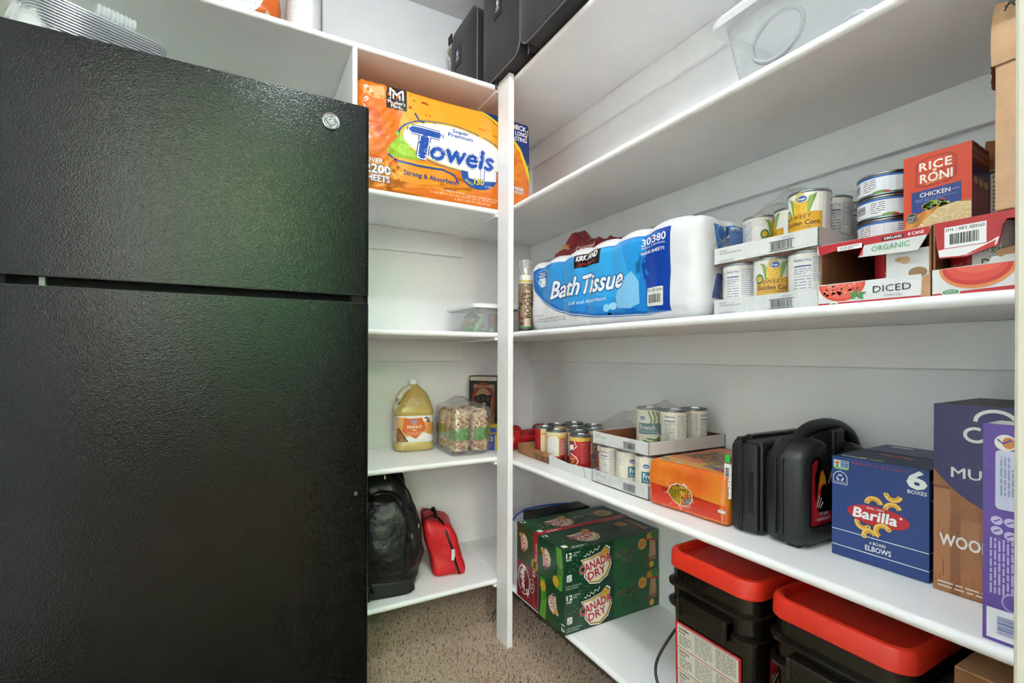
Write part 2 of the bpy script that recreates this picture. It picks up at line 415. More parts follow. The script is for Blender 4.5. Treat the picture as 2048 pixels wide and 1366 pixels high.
M().tube([(0, 0, 0), (0, 0, -2.25)], .006, 8).build('cord', mat('cord_black', '1a1a1a', .5), t)
M().lathe([(.03, -2.22), (.09, -2.26), (.15, -2.40), (.155, -2.45)], seg=32, cap=False).build('lamp_shade', mat('pendant_shade', 'e8b070', .5, emit=2.5), t, smooth=60)
bd_ = bpy.data.lights.new('bulb', 'POINT'); bd_.energy = ROOM_LAMP; bd_.color = (1, .90, .76); bd_.shadow_soft_size = .09
bo_ = bpy.data.objects.new('bulb', bd_); COL.objects.link(bo_); bo_.parent = t; bo_.location = (0, 0, -2.52)

# ------------------------------------------------------------------ built-in shelves
def board(name, label, prof_axis, a0, a1, z, front, back):
    """shelf board with a half-round front nosing; prof_axis = axis it runs along"""
    t = thing('pantry_shelf', label, 'shelf', group=None)
    if prof_axis == 'x': t.location = (a0, front, z)
    else: t.location = (front, a0, z)
    d = back - front; L_ = a1 - a0; r = TH / 2
    prof = [(d, 0), (d, TH)] + [(r - r * cos(R(q)) * 1.0 if False else r - r * sin(R(q)) , r + r * cos(R(q))) for q in range(0, 181, 18)]
    mm = M()
    if prof_axis == 'x': mm.loft([[(0, p[0], p[1]) for p in prof], [(L_, p[0], p[1]) for p in prof]])
    else: mm.loft([[(p[0], 0, p[1]) for p in prof], [(p[0], L_, p[1]) for p in prof]])
    mm.build('board', PAINT, t, smooth=35)
    return t, d, L_
lvl = {0: 'topmost', 1: 'second highest', 2: 'middle', 3: 'second lowest', 4: 'lowest'}
for k, z in SH.items():
    onl = {0: 'carrying the white cup sleeve', 1: 'under the orange towel pack', 2: 'under the small lidded bin', 3: 'under the oil jug', 4: 'under the black backpack'}[k]
    t, d, L_ = board('', 'white painted back-wall shelf ' + onl, 'x', -.8 if k == 0 else .3192, XF + .001, z, YF, YW)
    c = M().box(.0, d - .018, -.09, L_ - .001, d, -.0002); c.build('wall_cleat', PAINT, t, bevel=.002)
    M().box(L_ - .030, .002, -.010, L_ - .002, d - .0185, -.0002).build('end_cleat', PAINT, t, bevel=.002)
    onr = {0: 'carrying the black bags', 1: 'under the big clear bin', 2: 'under the bath tissue pack', 3: 'carrying the black cases', 4: 'under the soda cartons'}[k]
    t, d, L_ = board('', 'white painted right-wall shelf ' + onr, 'y', .165, YW, z, XF, XW)
    M().box(d - .018, 0, -.09, d, L_ - .001, -.0002).build('wall_cleat', PAINT, t, bevel=.002)
pp = thing('corner_post', 'white painted corner post joining both rows of shelves', 'post', (.8164, 1.491, 0))
M().box(0, 0, 0, .0205, .083, 2.024).build('post_board', PAINT, pp, bevel=.0015)
dv = thing('divider_panel', 'white vertical divider panel right of the fridge', 'panel', (.303, YF, 0))
M().box(0, 0, 0, .0155, YW - YF - .0195, SH[0] - .0005).build('panel_board', PAINT, dv, bevel=.003)

# ------------------------------------------------------------------ refrigerator
FX0, FX1, FY = -.426, .301, 1.33
FB = mat('fridge_black', '0a0a0b', .16, var=.1, scale=80, bump=.30, bscale=400, bdist=.0012, vor=True, spec=.30)
FS = mat('fridge_body_black', '0c0c0c', .5, var=.1)
fr = thing('refrigerator', 'black pebble-textured top-freezer refrigerator at left', 'fridge', (FX0, FY, 0))
W = FX1 - FX0
M().box(.008, .075, .03, W - .010, .62, 1.692).build('cabinet', FS, fr, bevel=.006)
M().box(.001, .035, 1.165, W - .001, .10, 1.20).build('gap_liner', mat('gap_black', '050505', .95), fr)
for x in (.06, W - .11): M().box(x, .12, 0, x + .05, .5, .032).build('foot', FS, fr)
def door(name, z0, z1):
    return M().prism(rrect(0, 0, W, .066, .011, 4), z0, z1, 'z').build(name, FB, fr, smooth=50, bevel=0)
fd = door('freezer_door', 1.1925, 1.697); rd = door('fridge_door', .065, 1.1695)
for z0, z1 in ((1.191, 1.1925), (1.1695, 1.171)):
    M().prism(rrect(.002, .002, W - .002, .064, .009, 4), z0, z1, 'z').build('door_edge', mat('door_edge_grey', '222222', .5), fr)
for x0_ in (.0005, W - .0125): M().box(x0_, .014, 1.170, x0_ + .012, .05, 1.192).build('gap_plug', mat('gap_black', '050505', .95), fr)
M().box(W - .045, .006, 1.171, W - .012, .05, 1.191).build('hinge', mat('gap_black', '050505', .95), fr, bevel=.002)
M().box(.061, .02, 1.171, .071, .035, 1.191).build('hinge_pin', mat('hinge_grey', '8b8d8c', .4), fr, bevel=.001)
CHR = mat('chrome', 'd4d6d6', .12, metal=1, var=.03)
bx, bz = .202 - FX0, 1.637
M().lathe([(0, 0), (.0215, 0), (.0215, -.004), (.019, -.0058), (.0165, -.004)], bx, 0, 40, bz, 'y', cap=False).build('badge_ring', CHR, fd, smooth=40)
M().lathe([(0, -.0042), (.0168, -.0042)], bx, 0, 40, bz, 'y', cap=False).build('badge_face', mat('badge_dark', '54585a', .3), fd)
b = Pr()
def spiral(cx, cy_, s, a0, a1, k, flip=1): return [(cx + flip * s * (1 - k * i / 12) * cos(R(a0 + (a1 - a0) * i / 12)), cy_ + s * (1 - k * i / 12) * sin(R(a0 + (a1 - a0) * i / 12))) for i in range(13)]
b.line(spiral(-.0045, .002, .0045, 60, 330, .1), .0013, 'f0f0f0').line(spiral(-.003, -.0035, .0042, 70, -250, .5), .0012, 'f0f0f0')
b.line(spiral(.0048, .003, .0042, 60, 300, .2), .0013, 'f0f0f0').line(spiral(.0045, -.0035, .0045, 80, 400, .4), .0013, 'f0f0f0').line([(-.002, -.001), (.002, .001)], .001, 'f0f0f0')
for a0 in (100, 190, 280, 10): b.line([(.0145 * cos(R(a0 + 60 * i / 6)), .0145 * sin(R(a0 + 60 * i / 6))) for i in range(7)], .0011, 'e4e4e4')
b.build('badge_lettering', fd, lambda u, v, h: (bx + u, -.0043 - h, bz + v), LPRINT)
M().lathe([(0, 0), (.0055, 0), (.005, -.002), (0, -.0028)], .267 - FX0, 0, 20, .663, 'y', cap=False).build('door_plug', mat('plug_grey', '4a4a4b', .4), rd, smooth=40)

# ------------------------------------------------------------------ cartons on the right-hand shelves
Z1, Z2, Z3, Z4 = SH[1] + TH, SH[2] + TH, SH[3] + TH, SH[4] + TH
GAP = .0008
def carton(name, label, cat, loc, rz, w, d, h, mt, bevel=.0012, group=None, gap=GAP):
    t = thing(name, label, cat, (loc[0], loc[1], loc[2] + gap), rz, group)
    M().box(0, 0, 0, w, d, h).build('carton', mt, t, bevel=bevel, seg=1)
    return t

# elbow pasta case
NAVY = mat('navy_board', '1d2f63', .4, var=.05)
w, d, h = .146, .222, .183
t = carton('pasta_case', 'dark blue six-box elbow pasta case with red oval logo', 'box', (.971, .504, Z3), -88, w, d, h, NAVY)
p = Pr()
p.rect(0, 0, w, h, '24407f', 1)
p.rect(.003, .159, .028, .176, 'cfe6e0', 2).rect(.003, .159, .028, .1625, '4e9a48', 3).rect(.015, .164, .027, .175, '2a57a0', 3).t('NON', .0165, .1705, .009, .003, 'ffffff', 4).t('GMO', .0165, .166, .009, .003, 'ffffff', 4)
p.ell(.009, .171, .0042, .003, 'e8772e', 3).poly([(.006, .163), (.0085, .170), (.0095, .170), (.012, .163)], '4e9a48', 4).t('VERIFIED', .0045, .1598, .022, .002, 'eaf4e6', 4)
p.poly([(.002, .132), (.026, .132), (.026, .147), (.022, .153), (.014, .1565), (.006, .153), (.002, .147)], 'f2f2f2', 2).poly([(.003, .133), (.025, .133), (.025, .1465), (.0215, .152), (.014, .1552), (.0065, .152), (.003, .1465)], '24407f', 3)
for a in (90, 210, 330): p.line([(.014 + .005 * cos(R(a + q)), .1435 + .005 * sin(R(a + q))) for q in range(-40, 41, 20)], .0024, 'f2f2f2', 4)
p.t('PACKAGING', .0045, .1345, .019, .0021, 'f2f2f2', 4)
p.t('BARILLA CLASSIC', .034, .1735, .085, .0038, 'd2343c', 3, sp=1.25)
p.t('6', .1175, .150, .024, .028, 'f6f6f4', 3, bold=.05).t('BOXES', .117, .1405, .026, .0058, 'f6f6f4', 3, bold=.02)
p.ell(.0735, .0875, .047, .0175, 'c4232f', 4, n=40, rot=-1)
p.t('Barilla', .036, .0795, .066, .017, 'fbfbfb', 6, bold=.045, shear=.12).t('DAL 1877', .058, .0985, .026, .003, 'fbfbfb', 6, bold=.02)
p.ell(.108, .094, .0018, .0018, 'fbfbfb', 6)
def elbow(cx, cy_, r, a0, a1, wd, l=5):
    p.line([(cx + r * cos(R(a0 + (a1 - a0) * i / 8)), cy_ + r * sin(R(a0 + (a1 - a0) * i / 8))) for i in range(9)], wd, 'e2a72c', l)
    p.line([(cx + (r + wd * .22) * cos(R(a0 + (a1 - a0) * i / 8)), cy_ + (r + wd * .22) * sin(R(a0 + (a1 - a0) * i / 8))) for i in range(9)], wd * .3, 'f6d377', l + 1)
    x, y = cx + r * cos(R(a0)), cy_ + r * sin(R(a0)); p.ell(x, y, wd * .5, wd * .42, 'f3cf74', l + 1, 14).ell(x, y, wd * .24, wd * .2, 'b87a18', l + 2, 12)
elbow(.068, .108, .0105, 165, 10, .0085); elbow(.097, .133, .0105, 195, 345, .008); elbow(.096, .104, .0105, 165, 20, .008, 3)
elbow(.052, .072, .010, 320, 165, .0085); elbow(.082, .064, .0105, 35, 240, .0085, 7); elbow(.062, .0505, .009, 195, 20, .008)
p.rect(0, .0472, w, .0486, 'f2f2f0', 2).rect(0, .0182, w, .0196, 'f2f2f0', 2)
p.t('6 BOXES', .062, .0365, .024, .0048, 'f6f6f4', 3, bold=.02).t('ELBOWS', .055, .0245, .039, .0088, 'f6f6f4', 3, bold=.03)
p.build('front_print', t, fr_front())
p = Pr().rect(.002, 0, w - .002, d * .5, '26335c', 1).rect(.01, .01, .05, .022, 'e9e9e6', 2).bars(.012, .011, .040, .021, l=4, n=14).rect(.054, .008, .078, .020, '7fb48c', 2).ell(.070, .085, .018, .010, 'a8333a', 2)
p.ell(.05, .09, .008, .004, 'c89a4a', 2).ell(.09, .08, .008, .004, 'c89a4a', 2).rect(.02, .19, .055, .205, 'd8d8d4', 2)
p.build('top_print', t, fr_top(h), mat('print_dim', attr=True, rough=.55, var=.1))
M().box(.0, .112, h - .0006, w, .1138, h + .0007).build('top_seam', mat('seam_dark', '0d1220', .8), t)
p = Pr().rect(.0, 0, d, h, '1b2f66', 1).rect(.004, .13, .02, .165, 'cfd2da', 2).rect(.006, .135, .018, .16, '1b2f66', 3).rect(.004, .102, .02, .123, '4b7d70', 2).rect(0, .0472, d, .0486, 'f2f2f0', 2).rect(0, .0182, d, .0196, 'f2f2f0', 2)
p.build('side_print', t, fr_right(w))

# tall box with butcher-block print
w, d, h = .184, .20, .294
t = carton('wood_chip_box', 'tall navy box with wood-plank print reading WOOD, right of the pasta case', 'box', (.966, .349, Z3), -88, w, d, h, mat('box_dark', '3a3b44', .5))
p = Pr().rect(0, 0, w, h, '2c2a66', 1)
arc = [(.0005 + .0, .191)] + [(.0 + .16 * (1 - cos(R(a))) * 0 + q, v) for q, v, a in [(.012, .176, 0), (.025, .162, 0), (.040, .150, 0), (.058, .140, 0), (.08, .131, 0), (.11, .124, 0), (.15, .121, 0), (w, .121, 0)]]
arc = [(.0, .191)] + arc[1:]
p.poly(arc + [(w, 0), (0, 0)], '9c5f34', 2)
rng = random.Random(5); xx = 0
while xx < w:
    ww = rng.uniform(.012, .026); top = min((v for q, v in arc if q >= xx), default=.121)
    top2 = .121
    for (a, b), (c2, e) in zip(arc, arc[1:]):
        if a <= xx + ww <= c2: top2 = b + (e - b) * (xx + ww - a) / (c2 - a)
    hh = 0
    while hh < top2 - .003:
        k = min(hh + rng.uniform(.03, .09), top2 - .001); p.rect(xx + .0004, hh + .0004, min(xx + ww, w), k, rng.choice(('a5683b', '8a5029', 'b3764a', '96592f', '7d4826', 'ab7043')), 3); hh = k
    xx += ww
for i in range(90):
    a = rng.uniform(0, w - .002); b = rng.uniform(0, .105); p.rect(a, b, a + .0006, b + rng.uniform(.008, .03), rng.choice(('6d3d1e', '7a4a28')), 4)
p.t('MULCH', .022, .182, .085, .015, 'f2f2f4', 5, bold=.02).t('WOOD', .008, .073, .062, .0175, 'ece6de', 5, bold=.03)
p.fine(.006, .006, .16, .018, 2, 'd8cfc4', 5, .4)
p.line([(.072 + .022 * cos(R(a)), .272 + .016 * sin(R(a))) for a in range(20, 200, 15)], .005, 'f2f2f4', 5).line([(.050 + .012 * cos(R(a)), .250 + .010 * sin(R(a))) for a in range(60, 330, 20)], .0045, 'f2f2f4', 5)
p.build('front_print', t, fr_front(), GPRINT)

# purple box at the door jamb
w, d, h = .088, .058, .281
t = carton('snack_box', 'narrow purple printed box standing by the door jamb', 'box', (.8525, .256, Z3), -88, w, d, h, mat('purple_board', '4b2a86', .35))
p = Pr().rect(0, 0, w, h, '5b3a9c', 1).rr(.012, .172, w - .004, .248, .005, 'c9cde2', 2).fine(.016, .190, .030, .240, 4, '8a90b8', 3, .45, vert=True).ell(.0215, .258, .0105, .0105, 'f0e6dc', 3).ell(.0245, .258, .006, .0075, 'c87a3c', 4).line([(.014, .262), (.019, .257), (.027, .262)], .002, '5b3a9c', 5)
for x, y in ((.0135, .157), (.0135, .144), (.026, .140), (.026, .157)): p.ell(x, y, .0058, .0056, 'c4b8e4', 2).line([(x - .003, y - .002), (x + .003, y + .002)], .0015, '5b3a9c', 3)
p.fine(.006, .062, .034, .134, 7, 'b6a6dc', 2, .5, vert=True).ell(.030, .055, .012, .012, 'b6a6dc', 2).ell(.030, .055, .0105, .0105, '5b3a9c', 3)
p.rect(.004, .004, w - .004, .043, 'e6e6ee', 3).bars(.010, .008, w - .006, .038, '5a6aa8', 5, 12, None, vert=False)
p.build('front_print', t, fr_front(), GPRINT)
Pr().rect(.004, .004, w - .004, d - .004, 'd6d2cc', 1).build('top_print', t, fr_top(h))

# ------------------------------------------------------------------ soda cartons
GRN = mat('soda_green', '0f4226', .3, var=.05)
W_, D_, H_ = .142, .375, .1232
def shield(p, cx, cy_, s, l=3, sk=0.0):
    S = [(-.062, .028), (-.030, .030), (.018, .040), (.040, .058), (.055, .048), (.050, .020), (.062, -.004), (.045, -.040), (.012, -.058), (-.026, -.052), (-.048, -.026), (-.044, .004)]
    f = lambda k: [(cx + (x + sk * y) * s * k, cy_ + y * s * k) for x, y in S]
    p.poly(f(1.10), '0a1d12', l).poly(f(1.05), 'f3efe4', l + 1).poly(f(.98), '14301e', l + 2).poly(f(.94), 'd9a32c', l + 3)
    p.poly([(cx + (x + sk * y) * s * .9, cy_ + y * s * .9) for x, y in [(-.062, .026), (-.028, .028), (.010, .036), (.022, .022), (.052, .012), (.058, -.006), (.042, -.038), (.010, -.056), (-.026, -.051), (-.048, -.026), (-.044, .004)]], 'e9e2d2', l + 4)
def cd(p, cx, cy_, s, l=3):
    shield(p, cx, cy_, s, l)
    p.t('SINCE 1904', cx - .022 * s, cy_ + .020 * s, .042 * s, .006 * s, '55584f', l + 5, rot=12)
    p.t('CANADA', cx - .066 * s, cy_ - .018 * s, .130 * s, .027 * s, 'b8212f', l + 7, bold=.04, rot=12, out='f7f2ea', ow=.03)
    p.t('DRY', cx - .032 * s, cy_ - .042 * s, .072 * s, .025 * s, 'b8212f', l + 7, bold=.04, rot=12, out='f7f2ea', ow=.03)
def bubbles(p, cx, cy_, rx, ry, n, seed, l=2, c='5f9a6a'):
    g = random.Random(seed)
    for i in range(n):
        a = g.uniform(0, 2 * pi); q = g.uniform(.75, 1.25); r = g.uniform(.0006, .0017)
        p.ell(cx + rx * q * cos(a), cy_ + ry * q * sin(a), r, r, c, l, 7)
def side_face():
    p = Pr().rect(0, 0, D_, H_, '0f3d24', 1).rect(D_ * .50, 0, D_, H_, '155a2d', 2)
    bubbles(p, .115, .066, .08, .055, 150, 2)
    p.line([(.072, .096), (.078, .092), (.082, .100), (.092, .094), (.096, .106), (.106, .098), (.112, .110), (.122, .104), (.130, .116)], .003, 'e9f0e8', 3)
    cd(p, .118, .058, .92)
    p.t('GINGER', .196, .066, .086, .017, '0d2f1b', 6, bold=.02, rot=3, out='b5b584', ow=.03)
    p.t('ALE', .216, .043, .045, .017, '0d2f1b', 6, bold=.02, rot=3, out='b5b584', ow=.03)
    p.t('12', .007, .100, .020, .014, 'f3f3ee', 3, bold=.04).t('PACK', .007, .091, .019, .006, 'f3f3ee', 3, bold=.03).t('CAFFEINE', .031, .109, .026, .0045, 'e6ece4', 3).t('FREE', .031, .102, .013, .0045, 'e6ece4', 3)
    p.rr(.009, .030, .027, .050, .003, 'f0efe8', 3).t('140', .0115, .040, .013, .006, '1a4428', 4).fine(.0115, .032, .0245, .039, 2, '1a4428', 4)
    p.t('12-12 FL OZ CANS (144 FL OZ)', .006, .014, .055, .0042, 'dfe6dc', 3).t('12-355 mL CANS (4.2 L)', .006, .007, .046, .0042, 'dfe6dc', 3)
    p.ell(.305, .088, .0185, .0185, 'c98e22', 3).ell(.305, .088, .016, .016, 'd9a02c', 4).fine(.294, .080, .316, .096, 3, '8a5a12', 5, .4)
    p.poly([(.325, .116), (.345, .122), (D_, .122), (D_, .094), (.345, .090), (.322, .100)], 'c8952e', 3).poly([(.340, .121), (D_, .122), (D_, .098), (.350, .094)], '2f7a36', 4).line([(.322, .099), (D_, .092)], .004, 'b02a30', 5)
    p.poly([(.338, .092), (.362, .092), (.366, .030), (.332, .030)], 'b98a5c', 3).line([(.345, .09), (.342, .032)], .003, 'd8b48a', 4).line([(.355, .09), (.355, .032)], .003, 'e0c09a', 4).poly([(.322, .028), (.368, .034), (.366, .044), (.330, .040)], '8d5f3a', 4)
    p.line([(.325, .030), (.330, .004)], .0025, '7a4b2c', 3).line([(.322, .004), (.350, .014)], .002, '7a4b2c', 3)
    p.ell(.345, .016, .011, .011, 'd9a02c', 5).ell(.345, .016, .008, .008, 'e8c05a', 6)
    return p
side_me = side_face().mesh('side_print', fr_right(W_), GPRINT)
def top_face(zero=False):
    p = Pr().rect(0, 0, W_, D_, '0f3d24' if not zero else '124a28', 1); q = Pr(); q.it = []
    # drawn in a (length, width) frame and turned onto the top
    cd(q, .125, .070, .80); q.t('12', .006, .118, .018, .014, 'f3f3ee', 3, bold=.04)
    q.rr(.010, .018, .028, .036, .003, 'f0efe8', 3); q.fine(.034, .006, .095, .016, 2, 'dfe6dc', 3)
    if zero:
        q.rect(0, 0, D_, .026, 'b3202c', 2); q.t('Ginger Ale', .19, .075, .085, .014, 'd8d6b8', 4, shear=.25); q.ell(.315, .07, .038, .034, 'b08a2c', 3); q.ell(.315, .07, .033, .029, 'c29a38', 4); q.fine(.295, .055, .335, .085, 4, '7a5a1a', 5, .4)
        for x, y in ((.05, .075), (.062, .055), (.045, .052), (.20, .055)): q.poly([(x - .007, y), (x - .001, y + .001), (x, y + .007), (x + .001, y + .001), (x + .007, y), (x + .001, y - .001), (x, y - .007), (x - .001, y - .001)], 'c9a83a', 4)
    else:
        bubbles(q, .12, .066, .085, .05, 90, 4); q.t('GINGER', .205, .075, .075, .015, '0a2a17', 4, bold=.02); q.t('ALE', .225, .055, .04, .015, '0a2a17', 4, bold=.02)
        q.ell(.300, .095, .024, .021, 'b08228', 3); q.poly([(.33, .02), (.36, .02), (.36, .12), (.33, .12)], '8a6a44', 3); q.line([(.34, .02), (.34, .12)], .004, 'c8a878', 4)
    for v, f, c, l in q.it: p.it.append(([(W_ - y, x) for x, y in v], f, c, l))
    return p.mesh('top_print', fr_top(H_), GPRINT)
def front_face(kind):
    p = Pr()
    if kind == 'pepper':
        p.rect(0, 0, W_, H_, '7d1420', 1).rect(.108, .008, .136, .115, 'c9a0a0', 2).rect(.109, .009, .135, .114, '7d1420', 3)
        q = Pr(); q.t('Dr', .078, .064, .026, .018, 'f2ece8', 5, bold=.03, shear=.25); q.t('Pepper', .008, .030, .085, .026, 'f2ece8', 5, bold=.04, shear=.25, rot=4)
        q.line([(.02 + .085 * cos(R(a)) * .55 + .035, .047 + .036 * sin(R(a))) for a in range(-20, 330, 12)], .003, 'f2ece8', 4)
        q.line([(.056 + .022 * cos(R(a)), .098 + .014 * sin(R(a))) for a in range(0, 361, 20)], .0018, 'f2ece8', 4); q.t('23', .046, .092, .020, .012, 'f2ece8', 5); q.t('12', .004, .105, .018, .013, 'f2ece8', 5, bold=.03)
        for v, f, c, l in q.it: p.it.append(([(y, H_ - x) for x, y in v], f, c, l))
    else:
        z = kind == 'zero'; up = kind == 'lower'
        p.rect(0, 0, W_, H_, '124427', 1)
        q = Pr(); cd(q, 0, 0, .46)
        gx = .025 if up else .115
        if z:
            p.rect(.106, 0, W_, H_, 'a5202b', 2); p.t('ZERO SUGAR', .128, .035, .055, .007, 'f0e6e0', 4, rot=90, bold=.02); p.ell(.115, .018, .020, .019, 'c98a1e', 4); p.rect(.106, .006, .124, .028, '4a3a12', 5)
        else:
            p.poly([(gx - .02, 0), (gx + .016, 0), (gx + .022, .06), (gx + .014, H_), (gx - .016, H_), (gx - .006, .06)], '55962f', 2)
            p.t('GINGER', gx + .003, .030 if not up else .10, .045, .009, '17401f', 4, rot=90 if not up else -90); p.t('ALE', gx + .014, .045 if not up else .085, .022, .009, '17401f', 4, rot=90 if not up else -90)
            p.ell(.10 if not up else .028, .020 if not up else .100, .016, .016, 'd2a02a', 5)
        cx = .045 if not up else .085; sg = 1 if not up else -1
        for v, f, c, l in q.it: p.it.append(([(cx - sg * y, .068 + sg * x) for x, y in v], f, c, l))
        if up: p.t('12', .128, .030, .022, .014, 'f0f0ea', 4, rot=-90, bold=.04)
    return p.mesh('front_print', fr_front(), GPRINT)
gtop, ztop = top_face(), top_face(True)
base_me = M().box(0, 0, 0, W_, D_, H_).mesh('carton', GRN, bevel=.003, seg=2)
red_me = M().box(0, 0, 0, W_, D_, H_).mesh('carton', mat('soda_red', '76121d', .3, var=.05), bevel=.003, seg=2)
for lab, loc, body, top, kind in (
        ('green ginger ale carton at the bottom of the stack, nearest the camera', (.824, 1.3005, Z4), base_me, gtop, 'lower'),
        ('dark red pepper-soda carton under the red-striped ginger ale carton', (.828, 1.4445, Z4), red_me, None, 'pepper'),
        ('green ginger ale carton on top of the stack, without a red stripe', (.822, 1.3005, Z4 + H_ + .001), base_me, gtop, 'upper'),
        ('green ginger ale carton with a red stripe along its edge', (.828, 1.4445, Z4 + H_ + .001), base_me, ztop, 'zero')):
    t = thing('soda_carton', lab, 'carton', (loc[0], loc[1], loc[2] + GAP), -90, 'soda cartons on the lowest shelf')
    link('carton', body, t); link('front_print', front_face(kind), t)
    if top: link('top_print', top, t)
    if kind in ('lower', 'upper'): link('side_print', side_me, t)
# things behind the soda
t = carton('white_carton', 'plain white carton behind the soda cartons', 'box', (.852, 1.535, Z4), -90, .085, .30, .215, WHITEB)
t = carton('black_case_flat', 'flat black case lying on the white carton behind the soda', 'case', (.90, 1.53, Z4 + .216), -90, .075, .25, .035, BLACKP, bevel=.004)
t = thing('zip_bag', 'clear zip bag with a blue zipper lying behind the soda cartons', 'bag', (.852, 1.50, Z4 + .2535))
zz = [(.0 + .012 * 0, .05, -.035), (.02, .045, -.012), (.05, .04, .004), (.10, .03, .010), (.16, .02, .012), (.22, .01, .010)]
M().tube([(x + .0, y - .02, z) for x, y, z in zz], .0035, 6).build('zipper', mat('zip_blue', '1f3f8f', .4), t, smooth=60)
M().sheet(lambda u, v: (.01 + .22 * u, .03 - .04 * u + .06 * v, -.03 * (1 - u) ** 3 + .010 - .002 * v + .003 * sin(9 * u + 5 * v)), 14, 5).build('pouch', CLEAR, t, smooth=180)

# shadowed cardboard box at lower right
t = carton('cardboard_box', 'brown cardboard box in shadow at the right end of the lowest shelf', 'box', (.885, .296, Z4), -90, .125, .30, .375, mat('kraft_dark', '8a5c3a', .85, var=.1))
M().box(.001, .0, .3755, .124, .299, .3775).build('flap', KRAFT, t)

# ------------------------------------------------------------------ cans
def can_profile(r, h):
    return [(r - .002, 0), (r, .001), (r, .003), (r - .0012, .0045), (r - .0012, h - .0045), (r, h - .003), (r, h - .0008), (r - .001, h), (r - .0025, h - .0006), (r - .003, h - .004), (r * .75, h - .0042), (r * .72, h - .0034), (r * .4, h - .0034), (0, h - .0034)]
def can_meshes(r, h, key):
    prof = can_profile(r, h)
    body = M().lathe([(0, .0004)] + prof[:9], seg=36, cap=False).mesh('can_body', STEEL, 35)
    lid = M().lathe(prof[8:], seg=36, cap=False).mesh('lid', STEEL, 35)
    return body, lid
CR, CH = .0362, .108
body_c, lid_c = can_meshes(CR, CH, 'std')
TU = 2 * pi * CR
def facts(p, u, v0, v1, c='2b4a9c', w=.030, head='Nutrition Facts'):
    p.t(head, u, v1 - .010, w, .0052, c, 3, bold=.02).rect(u, v1 - .020, u + w, v1 - .0175, c, 3).fine(u, v1 - .034, u + w, v1 - .022, 3, '6b7fb5', 3, .35).rect(u, v1 - .038, u + w, v1 - .0372, c, 3)
    p.fine(u, v0, u + w, v1 - .040, max(3, int((v1 - v0 - .04) / .005)), '8b97ba', 3, .35)
def kro(p, u, v, s=1, l=5): p.ell(u, v, .0095 * s, .0062 * s, 'f2f4f8', l).ell(u, v, .0088 * s, .0055 * s, '1f4ea0', l + 1).t('Kroger', u - .0068 * s, v - .002 * s, .0136 * s, .0042 * s, 'ffffff', l + 2, bold=.03, shear=.3)
def wrap(p, base, r=CR, h=CH):
    q = Pr(); q.rect(-pi * r, .0052, pi * r, h - .0052, base, 1); q.it += p.it
    return q
def lab(p, base, r=CR, h=CH, cut=.0075): return wrap(p, base, r, h).mesh('paper_label', fr_cyl(r - .0009), LPRINT, cut=(cut, 0), LH=.00012)
# sweet corn
p = Pr()
p.ell(.0, .078, .0125, .027, 'e2b52a', 3).poly([(-.013, .055), (-.020, .089), (-.026, .098), (-.015, .094), (-.006, .070)], '7fa24a', 2).poly([(.012, .055), (.020, .089), (.028, .101), (.015, .096), (.008, .075)], '8aab52', 2).poly([(-.008, .092), (-.004, .1025), (.006, .1025), (.009, .092)], 'b9c27a', 4)
rng = random.Random(2)
for i in range(-4, 5):
    for j in range(12):
        x, y = i * .0026, .058 + j * .0036
        if abs(x) < .0118 * math.sqrt(max(0, 1 - ((y - .078) / .027) ** 2)): p.ell(x, y, .0010, .0014, rng.choice(('f4d45e', 'efc53e', 'd8a322')), 4, 6)
kro(p, .003, .092, 1.0)
p.poly([(-.033, .006), (.036, .006), (.036, .067), (.0, .067), (-.033, .060)], 'd9a021', 5).poly([(-.036, .008), (-.022, .054), (.01, .063), (.033, .066), (.033, .008)], 'e0aa2c', 6)
p.t('SWEET', -.018, .056, .036, .0065, '4a2c14', 8, sp=1.15).t('Golden Corn', -.030, .0435, .062, .0088, '4a2c14', 8, bold=.02).t('WHOLE KERNEL', -.016, .038, .036, .003, '7a5a2c', 8)
p.ell(-.026, .066, .009, .0105, '2f7a4a', 7, 8).ell(-.026, .066, .0058, .0065, 'e0b13a', 8, 12)
facts(p, .056, .014, .098); p.fine(.088, .05, .108, .096, 12, '7a8ab8', 3, .3).rect(.088, .018, .108, .034, 'd9c2b4', 3)
facts(p, -.108, .014, .098, w=.026); p.fine(-.078, .04, -.052, .096, 14, '7a8ab8', 3, .3).rect(-.076, .016, -.054, .036, 'dcc6b6', 3).bars(-.076, .016, -.060, .024, '44507a', 5, 10, None)
CORN = lab(p, 'efebe2')
# green beans
p = Pr()
p.rect(-.034, .036, .036, .066, '2c7280', 3).t('French', -.029, .048, .042, .013, 'f4f4ee', 4, bold=.02).t('Style Green Beans', -.029, .040, .052, .0045, 'e4eee8', 4)
kro(p, -.022, .080, .95)
for a, b, c_, e, f, g in ((-.006, .10, .004, .075, -.004, .055), (.006, .10, .014, .08, .008, .056), (.016, .098, .026, .08, .02, .056)): p.line([(a, b), (c_, e), (f, g)], .0042, '4f8a3a', 2)
for a, b, c_, e, f, g in ((.030, .026, .012, .020, -.010, .024), (.028, .018, .0, .012, -.02, .018)): p.line([(a, b), (c_, e), (f, g)], .0042, '5d9844', 2)
facts(p, .050, .014, .098); p.fine(.084, .034, .106, .096, 14, '7a8ab8', 3, .3).bars(.084, .014, .104, .028, '3a4a7a', 5, 12, 'd9dbe8')
p.ell(-.052, .078, .009, .010, '8a8a80', 2).ell(-.052, .078, .0083, .0093, 'efe9d8', 3).fine(-.058, .072, -.046, .084, 4, '8a8a80', 4, .3).line([(-.064, .008), (-.064, .1)], .0006, 'b0aa98', 3).line([(-.041, .008), (-.041, .1)], .0006, 'b0aa98', 3)
facts(p, -.108, .014, .098, w=.030)
BEAN = lab(p, 'efe7d2')
